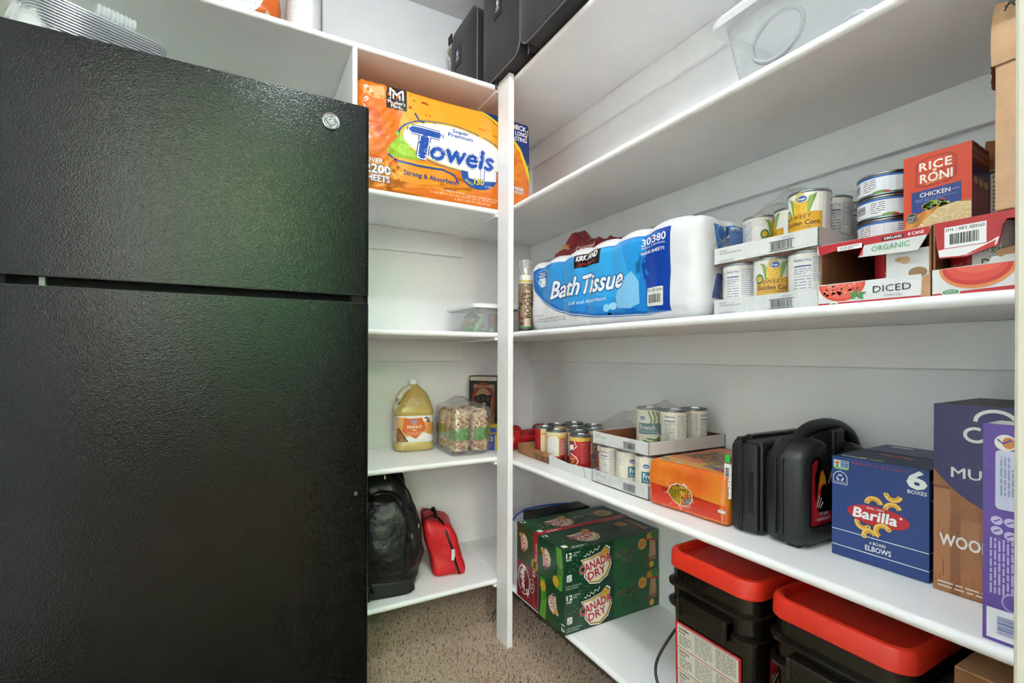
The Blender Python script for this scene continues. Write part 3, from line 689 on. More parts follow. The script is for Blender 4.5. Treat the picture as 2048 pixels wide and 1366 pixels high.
# pasta in sauce: cream back and nutrition panel; red front
p = Pr()
p.rect(-.0362 * pi, .006, -.052, .102, 'b3202a', 2).rect(.052, .006, .0362 * pi, .102, 'b3202a', 2)
p.rect(-.034, .022, -.002, .088, 'f0eee8', 3).fine(-.032, .024, -.004, .086, 14, '8f8f8a', 4, .35).rect(-.034, .0055, .030, .022, 'b8262c', 3).bars(-.018, .007, -.006, .019, '333333', 5, 8)
p.rect(.004, .0055, .034, .082, 'b23a34', 3).fine(.006, .026, .030, .080, 12, 'e6cfc0', 4, .4).rect(-.05, .082, .05, .0895, 'd9a94a', 2).t('NET WT 15 OZ', -.034, .0915, .066, .004, 'b98a4a', 3)
CREAM = lab(p, 'e4d3a8')
p = Pr()
p.rect(-.05, .006, .05, .090, 'b81f26', 2).rect(-.05, .090, .05, .103, 'd8b45a', 2)
p.line([(-.018, .090), (-.010, .074), (-.030, .056), (-.034, .050), (-.012, .040), (-.004, .026), (-.014, .014), (-.030, .010)], .0028, 'f2ead8', 4)
for i in range(16):
    g = random.Random(i); a, b = g.uniform(-.036, -.012), g.uniform(.014, .040); p.ell(a, b, .0046, .0040, g.choice(('c8632e', 'a8481f', 'd98a4a')), 3, 10).ell(a - .001, b + .001, .0016, .0012, 'e8b07a', 4, 8)
p.ell(-.022, .018, .016, .010, '9c3a1c', 2).poly([(-.040, .076), (-.020, .080), (-.022, .066), (-.040, .058)], 'f4f0ea', 4).t('Chef', -.038, .079, .018, .007, '24418f', 6, bold=.03).poly([(-.036, .060), (-.022, .062), (-.024, .054), (-.034, .050)], '24618f', 5)
p.t('Nutrition Facts', .004, .081, .028, .004, 'f2d8d0', 4).fine(.004, .020, .030, .079, 13, 'd9837c', 4, .35)
REDC = lab(p, 'd9c08a')
# organic tomatoes, dark red
p = Pr(); p.rect(.036, .0055, .088, .1025, 'e8e6e0', 2).rect(.036, .0055, .088, .014, 'b8262c', 3).fine(-.024, .012, .024, .05, 7, 'd98a88', 3, .3).t('NET WT', -.02, .082, .02, .004, 'd98a88', 3).ell(.018, .074, .006, .005, 'e6b0ac', 3).ell(.018, .074, .0045, .0037, '9c1420', 4).t('organic', .044, .06, .036, .008, '2d7a4a', 4).t('DICE', .046, .034, .032, .016, '222222', 4)
TOMC = lab(p, '9c1420')
# short blue-rimmed cans
BR_, BH_ = .0435, .0400
body_b, lid_b = can_meshes(BR_, BH_, 'short')
p = Pr(); p.rect(-pi * BR_, .0315, pi * BR_, .0348, '2464b0', 3)
for u in (-.12, -.06, .0, .06): p.rect(u, .007, u + .024, .031, 'f2f3f2', 2).fine(u + .001, .009, u + .023, .030, 6, '5a5f66', 3, .35)
for u in (-.092, .028): p.bars(u, .010, u + .026, .030, '22262c', 4, 14, 'f4f4f4', vert=False)
for u in (-.1, -.03, .05, .1): p.ell(u, .0055, .012, .003, '6f9a4a', 3).ell(u + .008, .005, .005, .002, 'c8402c', 4)
BLUEC = lab(p, 'dfe4ea', BR_, BH_, .0095)
def can(label, me, x, y, z, rz, group, name='food_can', r='c'):
    t = thing(name, label, 'can', (x, y, z), rz, group)
    link('can_body', body_c if r == 'c' else body_b, t); link('lid', lid_c if r == 'c' else lid_b, t); link('paper_label', me, t)
    return t

# ------------------------------------------------------------------ cardboard trays
def tray(name, label, loc, rz, w, d, h, mt_out, mt_in, th=.0025, group=None, lip=None):
    t = thing(name, label, 'tray', (loc[0], loc[1], loc[2] + GAP), rz, group)
    M().box(0, 0, 0, w, d, th).build('base', mt_in, t)
    for nm, b in (('back_wall', (0, d - th, 0, w, d, h)), ('left_wall', (0, 0, 0, th, d, h)), ('right_wall', (w - th, 0, 0, w, d, h))):
        M().box(*b).build(nm, mt_out, t, bevel=.0006, seg=1)
    M().box(*((0, 0, 0, w, th, h) if not lip else lip)).build('front_wall', mt_out, t, bevel=.0006, seg=1)
    M().box(th, d - th - .0006, th, w - th, d - th - .0001, h - .001).build('back_lining', mt_in, t)
    M().box(th + .0001, th, th, th + .0006, d - th, h - .001).build('left_lining', mt_in, t)
    return t
def tray_print(t, w, h, what, tw):
    p = Pr().t('KROGER', .016, h * .74, .018, .0035, '6a6c72', 2).t(what, .016, h * .58, tw, .0035, '6a6c72', 2).t('BEST BY DATE SEE CAN', .016, h * .16, .036, .003, '7a7c82', 2)
    p.bars(w * .58, h * .18, w * .80, h * .70, '3a3c40', 3, 26, None).rect(w * .58, h * .66, w * .80, h * .70, '3a3c40', 3).rect(w * .58, h * .18, w * .80, h * .21, '3a3c40', 3).fine(w * .70, h * .76, w * .79, h * .88, 2, '8a8c92', 2, .4)
    p.build('front_print', t, fr_front())
# green bean trays, the right-wall second-lowest shelf
GX, GY = .905, 1.134
wB, dB, hB = .2255, .296, .036
t = tray('can_tray', 'lower white cardboard tray of green bean cans on the shelf', (GX, GY, Z3), -90, wB, dB, hB, WHITEB, KRAFT2, group=None)
tray_print(t, wB, hB, 'FRENCH STYLE GREEN BEANS', .045)
zt = Z3 + .0026 + GAP
for i in range(3):
    for j in range(2 if i < 2 else 4):
        names = ('leftmost green bean can', 'middle green bean can', 'rightmost green bean can')
        rot = {0: -190, 1: 7, 2: -20}[i] if j == 0 else -90 + 37 * (i + 2 * j)
        can((names[i] + ' in the front row of the lower tray') if j == 0 else ('left', 'middle', 'right')[i] + ' green bean can in the ' + ('', 'second', 'third', 'back')[j] + ' row of the lower tray', BEAN, GX + .039 + j * .0728, GY - .0393 - i * .0735, zt, rot, 'green bean cans')
ZU = zt + CH + .0004
t = gtray = tray('can_tray', 'upper white cardboard tray half emptied of green bean cans, in torn clear wrap', (GX, GY, ZU), -90, wB, dB, hB, WHITEB, KRAFT2)
tray_print(t, wB, hB, 'FRENCH STYLE GREEN BEANS', .045)
zu = ZU + .0026 + GAP
for lb, dx, dy, rot in (('green bean can with bean picture, left of three in the upper tray', .115, .112, -40), ('green bean can showing nutrition facts, centre of three in the upper tray', .132, .186, -170), ('green bean can at the back right corner of the upper tray', .212, .186, -205)):
    can(lb, BEAN, GX + dx, GY - dy, zu, rot, 'green bean cans')
# torn film over the upper tray
t = gtray
def local(fn): return lambda u, v: (lambda q: (-q[1], q[0], q[2]))(fn(u, v))
def fl(u, v):
    y = .006 - .215 * u; x = .004 + .25 * v
    z = .030 + (.075 * math.exp(-((u - .72) / .22) ** 2) + .055 * math.exp(-((u - .30) / .24) ** 2)) * (.4 + .9 * sin(pi * min(1, v * .8 + .12)))
    z += .010 * noise.noise(Vector((u * 7, v * 6, 1.3))) + .004 * noise.noise(Vector((u * 19, v * 17, 4)))
    if u < .06: z = .0 + (z) * (u / .06) ** .5
    return (x - .005, y, max(z, .004 if 0.02 < u < .98 else -.03))
m = M().sheet(fl, 34, 26)
m.f = [f for f in m.f if not (.30 < (sum(m.v[i][1] for i in f) / 4 - .006) / -.215 < .62 and (sum(m.v[i][0] for i in f) / 4) < .10)]
m.v = [(-q[1], q[0], q[2]) for q in m.v]; m.build('plastic_wrap', film('wrap_film', 'fbfbfb', .075, .07, .10, bump=1, bscale=60), t, smooth=180)
m = M().sheet(lambda u, v: (-.006 - .004 * sin(7 * u) - .003 * noise.noise(Vector((u * 9, v * 9, 2))), .004 - .23 * u * (1 - .12 * v) , -.105 + .115 * v), 24, 12)
m.v = [(-q[1], q[0], q[2]) for q in m.v]; m.build('plastic_wrap', film('wrap_film2', 'fefefe', .04, .03, .1, bump=1, bscale=60), t, smooth=180)

# ravioli tray
CX_, CY_ = .921, 1.602
wC, dC, hC = .462, .278, .037
t = thing('can_tray', 'brown cardboard tray of pasta cans beside the dumbbells', 'tray', (CX_, CY_, Z3 + GAP), -91.5)
M().box(0, 0, 0, wC, dC, .0025).build('base', KRAFT2, t)
M().box(0, dC - .0025, 0, wC, dC, hC).build('back_wall', KRAFT, t); M().box(0, 0, 0, .0025, dC, hC).build('left_wall', KRAFT, t); M().box(wC - .0025, 0, 0, wC, dC, hC * .9).build('right_wall', WHITEB, t)
M().prism([(0, 0), (.232, 0), (.232, .036), (.13, .036), (0, hC + .002)], 0, .0028, 'y').build('front_wall', mat('kraft_tan', 'a8764c', .8, var=.1, scale=50), t)
M().prism([(.226, 0), (wC, 0), (wC, .034), (wC - .03, .032), (.34, .026), (.27, .030), (.226, .036)], -.0026, -.0002, 'y').build('white_front_flap', WHITEB, t)
p = Pr().t('BOYARDEE', .135, .0035, .088, .017, '2a2018', 2, bold=.03).t('Chef', .150, .023, .035, .009, '2a2018', 2, bold=.01, shear=.2)
p.line([(.118, .004), (.116, .016), (.108, .024), (.112, .032), (.122, .034), (.132, .030), (.134, .022), (.128, .014), (.130, .004)], .0016, '2a2018', 2).line([(.112, .018), (.134, .020)], .0014, '2a2018', 2).line([(.116, .010), (.130, .010)], .001, '2a2018', 2).fine(.117, .011, .129, .017, 3, '2a2018', 2, .3)
p.build('front_print', t, fr_front())
p = Pr().line([(wC - .032, .000), (wC - .034, .018), (wC - .040, .034)], .0015, '3a3632', 2).build('corner_slit', t, fr_front(-.0028))
for lb, x, y, me, rot in (
        ('cream pasta can at the left end of the brown tray', .972, 1.495, CREAM, 27), ('pasta can in the second row behind the cream cans, left', 1.05, 1.53, CREAM, 0),
        ('pasta can in the back row of the brown tray, left', 1.130, 1.53, CREAM, 40), ('pasta can showing its white nutrition panel, front of the tray', .962, 1.405, CREAM, -24),
        ('pasta can between the nutrition-panel can and the red can', 1.020, 1.357, CREAM, -62), ('pasta can behind the red can in the tray', 1.098, 1.372, CREAM, -50),
        ('pasta can in the back row of the brown tray, right', 1.155, 1.445, CREAM, 0), ('pasta can in the middle of the group of cream cans', 1.072, 1.448, CREAM, -60),
        ('red pasta can standing alone at the front of the tray', .972, 1.282, REDC, -40), ('red pasta can beside the green bean trays', 1.040, 1.226, REDC, -40)):
    can(lb, me, x, y, Z3 + GAP + .0026, rot, 'pasta cans in the brown tray')

# corn trays on the middle shelf
KX, KY = .905, .716
wK, dK, hK = .2225, .292, .036
t = tray('can_tray', 'lower white cardboard tray of sweet corn cans', (KX, KY, Z2), -90, wK, dK, hK, WHITEB, KRAFT2)
tray_print(t, wK, hK, 'SWEET GOLDEN CORN WHOLE KERNEL', .052)
zk = Z2 + GAP + .0026
for i in range(3):
    for j in range(4 if i == 2 else 2):
        nm = ('sweet corn can showing nutrition facts at the left of the lower corn tray', 'sweet corn can with label facing front in the lower corn tray', 'sweet corn can with small blue print at the right of the lower corn tray')
        can(nm[i] if j == 0 else ('left', 'middle', 'right')[i] + ' sweet corn can in the ' + ('', 'second', 'third', 'back')[j] + ' row of the lower corn tray', CORN, KX + .039 + j * .0728, KY - .0385 - i * .0727, zk, ({0: 73, 1: -56, 2: -195}[i] if j == 0 else 0), 'sweet corn cans')
ZKU = zk + CH + .0004
t = ktray = tray('can_tray', 'upper white cardboard tray of sweet corn cans in torn clear wrap', (KX, KY, ZKU), -90, wK, dK, hK, WHITEB, KRAFT2)
tray_print(t, wK, hK, 'SWEET GOLDEN CORN WHOLE KERNEL', .052)
zku = ZKU + GAP + .0026
for lb, dx, dy, rot in (('sweet corn can at the front right of the upper corn tray', .039, .184, -86), ('second sweet corn can in the right column of the upper corn tray', .112, .184, -175), ('third sweet corn can in the right column of the upper corn tray', .185, .184, -178), ('sweet corn can at the back right of the upper corn tray', .252, .184, -66),
                        ('sweet corn can in the middle of the upper corn tray', .112, .108, -90 - 55), ('sweet corn can at the left of the upper corn tray', .112, .035, -90 + 90)):
    can(lb, CORN, KX + dx, KY - dy, zku, rot, 'sweet corn cans')
t = ktray
def fk(u, v):
    z = .030 + (.062 + .055 * u) * sin(pi * min(1, .25 + .6 * v)) * (.35 + .65 * u ** .6) + .012 * noise.noise(Vector((u * 8, v * 6, 7))) + .005 * noise.noise(Vector((u * 21, v * 17, 4)))
    return (.002 + .26 * v, .006 - .15 * u, max(z, .035))
m = M().sheet(fk, 30, 22); m.v = [(-q[1], q[0], q[2]) for q in m.v]; m.build('plastic_wrap', film('wrap_film', 'fbfbfb', .075, .07, .10, bump=1, bscale=60), t, smooth=180)
m = M().sheet(lambda u, v: (.012 + .27 * u, -.226 + .006 * sin(11 * u) - .004 * v, .03 + v * (.085 - .018 * sin(3 * pi * u) ** 2)), 26, 8)
m.v = [(-q[1], q[0], q[2]) for q in m.v]; m.build('plastic_wrap', film('wrap_film', 'fbfbfb', .075, .07, .10, bump=1, bscale=60), t, smooth=180)
m = M().sheet(lambda u, v: (-.004 - .003 * sin(9 * u) - .003 * noise.noise(Vector((u * 9, v * 9, 3))), .004 - .228 * u, -.108 + .115 * v), 24, 12)
m.v = [(-q[1], q[0], q[2]) for q in m.v]; m.build('plastic_wrap', film('wrap_film2', 'fefefe', .04, .03, .1, bump=1, bscale=60), t, smooth=180)

# tomato cases
def tomato_case(label, y0, w, front):
    d, h = .294, .112; th = .0028
    t = thing('tomato_case', label, 'box', (.905, y0, Z2 + GAP), -90)
    RED = mat('case_red_board', 'a81e26', .5, var=.05)
    M().box(0, 0, 0, w, d, th).build('base', KRAFT2, t); M().box(0, d - th, 0, w, d, h).build('back_wall', KRAFT2, t)
    M().box(0, 0, 0, th, d, h).build('left_wall', KRAFT2, t); M().box(w - th, 0, 0, w, d, h).build('right_wall', KRAFT2, t)
    M().box(0, .002, h - th, w, d, h).build('top', RED, t)
    front(t, w, d, h, th)
    return t
def front1(t, w, d, h, th):
    lipp = [(-.003, .0), (w - .001, .0), (w - .004, .012), (w - .012, .040), (.07, .040), (-.003, .041)]
    M().prism(lipp, -.0026, -.0002, 'y').build('front_lip', WHITEB, t)
    p = Pr().rect(-.002, .0004, w - .002, .0075, 'b8232b', 1)
    p.poly([(-.001, .039)] + [(.036 - .037 * cos(R(a)), .039 - .030 * sin(R(a))) for a in range(0, 181, 12)] + [(.073, .039)], 'd24a38', 2).poly([(.002, .039)] + [(.036 - .033 * cos(R(a)), .039 - .026 * sin(R(a))) for a in range(0, 181, 12)], 'dd6250', 3)
    g = random.Random(4)
    for i in range(40): p.ell(g.uniform(.008, .062), g.uniform(.020, .037), .0028, .0022, g.choice(('e27a64', 'c93c2e', 'e8907a', 'bd3426')), 4, 6)
    for a, b in ((150, .014), (95, .014), (20, .016), (-25, .013), (205, .012)): p.poly([(.060, .016), (.060 + b * .5 * cos(R(a + 25)), .016 + b * .5 * sin(R(a + 25))), (.060 + b * cos(R(a)), .016 + b * sin(R(a))), (.060 + b * .5 * cos(R(a - 25)), .016 + b * .5 * sin(R(a - 25)))], '3f8a4c', 5)
    p.t('DICED', .084, .0185, .052, .0105, '1c1c1e', 4, bold=.015).t('TOMATOES', .100, .0105, .024, .0034, '3a3a3c', 4, sp=1.2).ell(.024, .005, .007, .004, 'e8efe6', 4).ell(.024, .004, .0055, .0028, '4a8a58', 5)
    p.build('front_print', t, fr_front(-.0026))
    fp = [(-.004, h - .001), (w, h - .001), (w - .002, h - .010), (w - .016, .077), (.062, .080), (.072, .100), (.066, .104), (.0, .094), (-.004, .098)]
    M().prism(fp, -.0030, -.0006, 'y').build('top_flap', WHITEB, t)
    p = Pr().poly([(-.003, h - .0015), (w - .001, h - .0015), (w - .002, .0985), (.072, .0985), (.066, .103), (.0, .0935)], 'b8232b', 1).rect(.030, .0955, .068, .1035, 'f0f0ee', 2).fine(.034, .097, .064, .102, 2, '55555a', 3, .4)
    p.poly([(.063, .081), (.070, .097), (.069, .083)], 'c23a34', 2).t('ORGANIC', .082, .0855, .052, .0085, '3f9a5c', 3, bold=.012).t('KIRKLAND', .100, .1015, .024, .0036, 'f6f0ee', 3, bold=.03).rect(.097, .1003, .126, .1062, '2a1214', 2).t('8 CANS', .132, .1015, .020, .0045, 'f6eee8', 3, bold=.03)
    p.build('flap_print', t, fr_front(-.0030))
    M().box(.098, .008, .012, .156, .0104, .082).build('inner_panel', WHITEB, t)
    Pr().ell(.118, .068, .008, .004, 'b08a5c', 1).ell(.124, .066, .006, .006, 'c29c70', 2).ell(.14, .045, .012, .008, '9c7850', 1).build('torn_patch', t, fr_front(.008))
    M().prism([(w - .012, .0), (w, .0), (w, .040), (w - .010, .034)], -.0035, -.0027, 'y').build('torn_corner', KRAFT, t)
def front2(t, w, d, h, th):
    M().prism([(.0, 0), (w, 0), (w, .056), (.11, .054), (.066, .052), (.062, .044), (.0, .043)], -.0026, -.0002, 'y').build('front_lip', WHITEB, t)
    p = Pr().poly([(.0, .0), (w, 0), (w, .013), (.0, .007)], 'b8232b', 1)
    half = lambda cx, rx, ry, y: [(cx - rx, y)] + [(cx - rx * cos(R(a)), y - ry * sin(R(a))) for a in range(0, 181, 10)]
    p.poly(half(.050, .042, .032, .0425) , 'd9864a', 2).poly(half(.050, .038, .027, .0425), 'c4342c', 3).poly(half(.050, .033, .021, .0425), 'd84a3c', 4).poly(half(.052, .024, .010, .0425), 'e0604c', 5)
    p.ell(.022, .008, .011, .0055, 'e8efe6', 6).ell(.022, .008, .0095, .0042, '4a8a58', 7).t('USDA', .0155, .0083, .013, .0026, 'f2f6f0', 8).t('ORGANIC', .0150, .0050, .014, .0020, 'f2f6f0', 8).t('SAUCE', .098, .026, .05, .016, '1c1c1e', 4, bold=.02)
    p.build('front_print', t, fr_front(-.0026))
    fp = [(.004, h - .001), (w, h - .001), (w, h - .012), (.082, h - .012), (.078, .092), (.074, .066), (.040, .056), (.010, .058), (.007, .075)]
    M().prism(fp, -.0075, -.0050, 'y').build('top_flap', RED2, t)
    p = Pr().rect(.016, .072, .062, .102, 'f2f2ee', 1).bars(.020, .074, .058, .094, '1a1a1c', 3, 22, None).t('ITM. / ART. 833563', .018, .0955, .042, .0042, '1a1a1c', 3).poly([(.010, .060), (.040, .058), (.072, .067), (.075, .078), (.062, .071), (.016, .071), (.009, .070)], 'f0ece8', 1).poly([(.030, .0575), (.038, .0585), (.072, .074), (.070, .066)], 'c8302c', 2)
    p.build('flap_print', t, fr_front(-.0075), GPRINT)
    M().prism([(.086, h), (w, h), (w, .090), (.12, .094), (.09, .100)], -.002, -.0005, 'y').build('torn_flap', RED2, t)
    M().sheet(lambda u, v: (.074 + .075 * u, -.004 - .010 * v + .004 * sin(9 * u), .050 + .008 * v + .004 * sin(6 * u)), 12, 4).build('torn_strip', KRAFT, t)
RED2 = mat('case_red_gloss', 'b22028', .3, var=.05)
tomato_case('torn-open diced tomato case reading DICED and ORGANIC', .4905, .160, front1)
tomato_case('torn-open tomato sauce case beside the door jamb', .3285, .155, front2)
for lb, x, y, rot in (('dark red tomato can in the torn diced tomato case', .953, .388, -66), ('second row tomato can inside the diced tomato case', 1.03, .372, -90), ('tomato can in the torn sauce case with white label edge', .953, .287, -90 + 15 - 75), ('tomato can at the right of the torn sauce case', .953, .2115, -90 - 30)):
    can(lb, TOMC, x, y, Z2 + GAP + .003, rot, 'tomato cans in the torn cases')
ZT = Z2 + GAP + .112
for k in range(3):
    can(('lowest', 'middle', 'topmost')[k] + ' of three short blue-rimmed cans stacked beside the rice boxes', BLUEC, 1.005, .432, ZT + .0006 + k * (BH_ + .0003), -67 + (20, 48, 30)[k], 'short blue-rimmed cans', r='b')

# rice boxes
RBX = mat('rice_red', '8f1d14', .4, var=.05)
w, d, h = .085, .0265, .127
p = Pr().rect(0, 0, w, h, 'd0431e', 1).poly([(0, 0), (w, 0), (w, .040), (.05, .046), (.02, .030), (0, .012)], 'c8703a', 2)
p.poly([(.016, .076), (.016, .112), (.030, .120), (.058, .120), (.068, .112), (.068, .082), (.058, .074), (.028, .072)], 'a8301a', 2).poly([(.019, .079), (.019, .110), (.031, .117), (.057, .117), (.065, .110), (.065, .084), (.056, .077), (.029, .075)], 'd0431e', 3)
p.poly([(.030, .0755), (.060, .0835), (.060, .086), (.030, .0785)], 'cf9a34', 4).rect(.0195, .095, .0645, .0965, 'a8301a', 4)
p.t('RICE', .0215, .0995, .040, .0125, 'f7efe4', 5, bold=.03, sp=1.1).t('RONI', .0225, .0800, .040, .0135, 'f7efe4', 5, bold=.03).ell(.041, .0970, .0026, .0026, 'e6c88a', 6)
p.poly([(.011, .034), (.073, .030), (.073, .0700), (.011, .0675)], '233a86', 4).t('CHICKEN', .022, .0575, .038, .0066, 'f6f6f2', 6, bold=.02).t('FLAVOR', .062, .0595, .009, .0022, 'cdd2e4', 6).fine(.016, .0500, .068, .0555, 2, '8a9acb', 6, .3)
g = random.Random(9)
p.poly([(.0, .0), (.05, .0), (.05, .036), (.03, .036), (.004, .022)], 'c98a3a', 5)
for i in range(4): p.line([(.006 + i * .010, .008 + i * .003), (.020 + i * .008, .030 + i * .004)], .005, ('d99a3e', 'c07a2a')[i % 2], 6)
for i in range(26): p.ell(g.uniform(.026, .058), g.uniform(.036, .048), .0035, .0026, g.choice(('9ab83c', 'b8cc54', '7fa02e', 'c8402c')), 6, 7)
p.poly([(.012, .0), (w, .0), (w, .036), (.068, .040), (.045, .036), (.026, .018)], 'd9c088', 7)
for i in range(150):
    a, b, q = g.uniform(.016, .083), g.uniform(.001, .037), g.uniform(0, 180)
    if b < .004 + (a - .012) * .75: p.line([(a - .0028 * cos(R(q)), b - .0016 * sin(R(q))), (a, b), (a + .0028 * cos(R(q)), b + .0016 * sin(R(q)))], .0011, g.choice(('efe0b4', 'e6d09a', 'f4e8c4', 'c8a866')), 8)
p.ell(.012, .027, .0078, .0082, '3a3430', 8).ell(.012, .027, .0070, .0074, 'd8d2c8', 9).ell(.012, .027, .0064, .0068, '3a3430', 10).t('MADE', .0075, .0265, .009, .0026, 'f0ece4', 11).fine(.0075, .021, .0165, .0255, 2, 'c8c2b8', 11, .4)
rf = p.mesh('front_print', fr_front())
p = Pr().rect(0, 0, d, h, '7a1a14', 1).t('RICE', .004, .112, .018, .007, 'd8bfae', 3).t('RONI', .004, .102, .018, .007, 'd8bfae', 3).rect(.003, .066, .023, .094, '26306a', 2).ell(.013, .070, .009, .006, 'b89a5a', 3).fine(.004, .030, .022, .064, 8, 'a8605a', 3, .35).bars(.004, .004, .022, .014, '1a1a1a', 5, 8)
rs = p.mesh('side_print', fr_right(w))
rb = M().box(0, 0, 0, w, d, h).mesh('carton', RBX, bevel=.0008, seg=1)
for k, lb in enumerate(('orange-red boxed rice mix with chicken label, front of three', 'second boxed rice mix tucked behind the front one', 'third boxed rice mix at the back of the row')):
    t = thing('rice_box', lb, 'box', (.955 + k * .0272, .386 + k * .002, ZT + .0005), -90 + (2, 1, 0)[k], 'boxed rice mixes')
    link('carton', rb, t); link('front_print', rf, t); link('side_print', rs, t)
t = carton('grey_carton', 'open grey carton with a white nutrition panel beside the rice boxes', 'box', (1.042, .317, ZT), -90, .068, .09, .098, mat('grey_board', '55565a', .5))
Pr().rect(.012, .022, .062, .092, 'eceae6', 1).t('Nutrition', .015, .083, .034, .006, '222222', 2).rect(.015, .078, .059, .0795, '222222', 2).fine(.015, .026, .059, .075, 8, '55555a', 2, .35).fine(.006, .004, .05, .012, 2, 'b0b0b4', 2, .4).build('front_print', t, fr_front())
M().sheet(lambda u, v: (.068 * u - .0, .001 + .02 * v, .0985 + .055 * v * (1 - .3 * u)), 2, 2).build('open_flap', KRAFT2, t)
# tall kraft box
t = thing('kraft_box', 'tall kraft cardboard box with torn top at the right edge', 'box', (.897, .2585, ZT + .0005), -90)
KB = mat('kraft_tall', 'c9a27c', .8, var=.08, scale=30)
M().box(0, 0, 0, .09, .135, .205).build('carton', KB, t, bevel=.002)
def fpf(u, v): return (-.003 + .093 * u, -.002 - .007 * sin(pi * v) + .01 * v, .198 + .085 * v + .004 * sin(9 * u + 2) * v)
M().sheet(fpf, 10, 8).sheet(lambda u, v: tuple(a + b for a, b in zip(fpf(u, v), (0, .0022, 0))), 10, 8).build('raised_flap', KB, t, smooth=60, weld=False)
M().sheet(lambda u, v: (-.004 - .002 * noise.noise(Vector((v * 30, u * 9, 2))), .002 + .02 * u, .17 + .075 * v), 5, 18).build('torn_edge', KRAFT2, t)
p = Pr()
for a, b in ((.012, .262), (.024, .266), (.038, .262), (.052, .266)): p.line([(a, b), (a + .006, b + .012), (a + .010, b + .002)], .0024, '2e2a26', 1).line([(a, b + .006), (a + .012, b + .008)], .0018, '2e2a26', 1)
p.build('ink_print', t, lambda u, v, h: (u, -.0095 + .006 * 0 - h, v))
p = Pr().line([(0, .196), (.09, .200)], .002, '8a6442', 1); p.build('fold_line', t, fr_front(-.0002))

# ------------------------------------------------------------------ chili multipack, shrink-wrapped
w, d, h = .213, .285, .112
t = thing('chili_pack', 'orange shrink-wrapped chili multipack with a torn hole in front', 'pack', (.898, .898, Z3 + GAP), -86.5)
OR = mat('orange_film', 'd9551f', .25, scale=9, hex2='e0842a', bump=.5, bscale=28, bdist=.006, coat=.3)
rd_ = rounder(w, d, h, .010)
def wob(p):
    q = rd_(p); n = noise.noise(Vector((q.x * 14, q.z * 22, q.y * 12))) * .0028 + noise.noise(Vector((q.x * 45, q.z * 18, q.y * 40))) * .0010
    bul = .004 * math.sin(pi * min(1, max(0, q.z / h)))
    if q.y < .02: q = q + Vector((0, -n - bul, 0))
    if q.z > h - .02: q = q + Vector((0, 0, n))
    if q.x > w - .015: q = q + Vector((n + bul * .6, 0, 0))
    q.z = max(q.z, 0)
    return q
M().gbox(w, d, h, 26, 30, 14).build('wrap', OR, t, smooth=60, deform=wob)
p = Pr()
p.poly([(.004, .003), (.21, .003), (.21, .045), (.17, .030), (.10, .022), (.05, .040), (.004, .055)], 'cf3d22', 1)
hole = [(.062, .042), (.070, .058), (.088, .066), (.110, .064), (.124, .054), (.127, .040), (.118, .026), (.100, .018), (.078, .024)]
p.poly([(.093 + (x - .093) * 1.12, .043 + (y - .043) * 1.14) for x, y in hole], 'e8b49a', 2).poly(hole, '6b4a14', 3)
p.poly([(.065, .042), (.072, .056), (.090, .063), (.092, .020), (.078, .026)], 'a88a1c', 4).poly([(.093, .064), (.109, .062), (.122, .053), (.124, .040), (.116, .028), (.100, .020), (.093, .020)], 'd0a83a', 4)
p.t('HILI', .096, .052, .022, .0075, '4a1c10', 6, bold=.03)
g = random.Random(3)
for i in range(26):
    a, b = g.uniform(.094, .120), g.uniform(.024, .048); p.ell(a, b, .0036, .0030, g.choice(('9c3a1c', 'b8522c', '7d2a14', 'c8763c')), 5, 8)
p.fine(.070, .030, .088, .054, 6, '3a300a', 5, .4).poly([(.110, .036), (.124, .040), (.120, .030), (.112, .026)], '5f8f9a', 7)
p.line([(.002, .060), (.05, .057)], .002, 'e88a3c', 2)
p.build('front_print', t, fr_front(), GPRINT, deform=wob, cut=(.011, .011))
p = Pr().poly([(.004, .01), (.20, .004), (.20, .06), (.004, .055)], 'e09a2c', 1).poly([(.02, .10), (.18, .075), (.20, .11), (.20, .20), (.05, .20)], '9c6a34', 1)
for i in range(60): p.ell(g.uniform(.05, .19), g.uniform(.10, .19), .007, .006, g.choice(('7d4420', '9c5a2c', '5f3014', 'b5783c')), 2, 8)
p.poly([(.10, .06), (.205, .05), (.205, .075), (.11, .09)], 'e6c13a', 3).t('CHILI', .115, .062, .075, .018, '1d2a5c', 5, bold=.04).poly([(.13, .035), (.205, .03), (.205, .045), (.135, .052)], '1d3f8a', 3).ell(.19, .03, .03, .012, 'b8242c', 4).ell(.028, .028, .014, .007, '3a78b0', 2)
p.rect(.072, .008, .088, .016, 'e8e4de', 3)
p.build('top_print', t, fr_top(h), GPRINT, deform=wob, cut=(.012, .014))
m = M(); g = random.Random(8)
for i, (x, y) in enumerate(hole):
    dx, dy = x - .093, y - .043
    m.sheet(lambda u, v: (x + dx * .25 * v + .010 * (u - .5), -.0075 - .004 * sin(pi * v) - .002 * ((i * 7) % 3) * u, y + dy * .3 * v + .008 * (u - .5) * (-1) ** i), 3, 3)
m.build('torn_film_edge', CLEAR, t, smooth=180, weld=False)
M().box(.196, -.0062, .030, .214, -.0050, .036).build('tape', WHITEB, t)

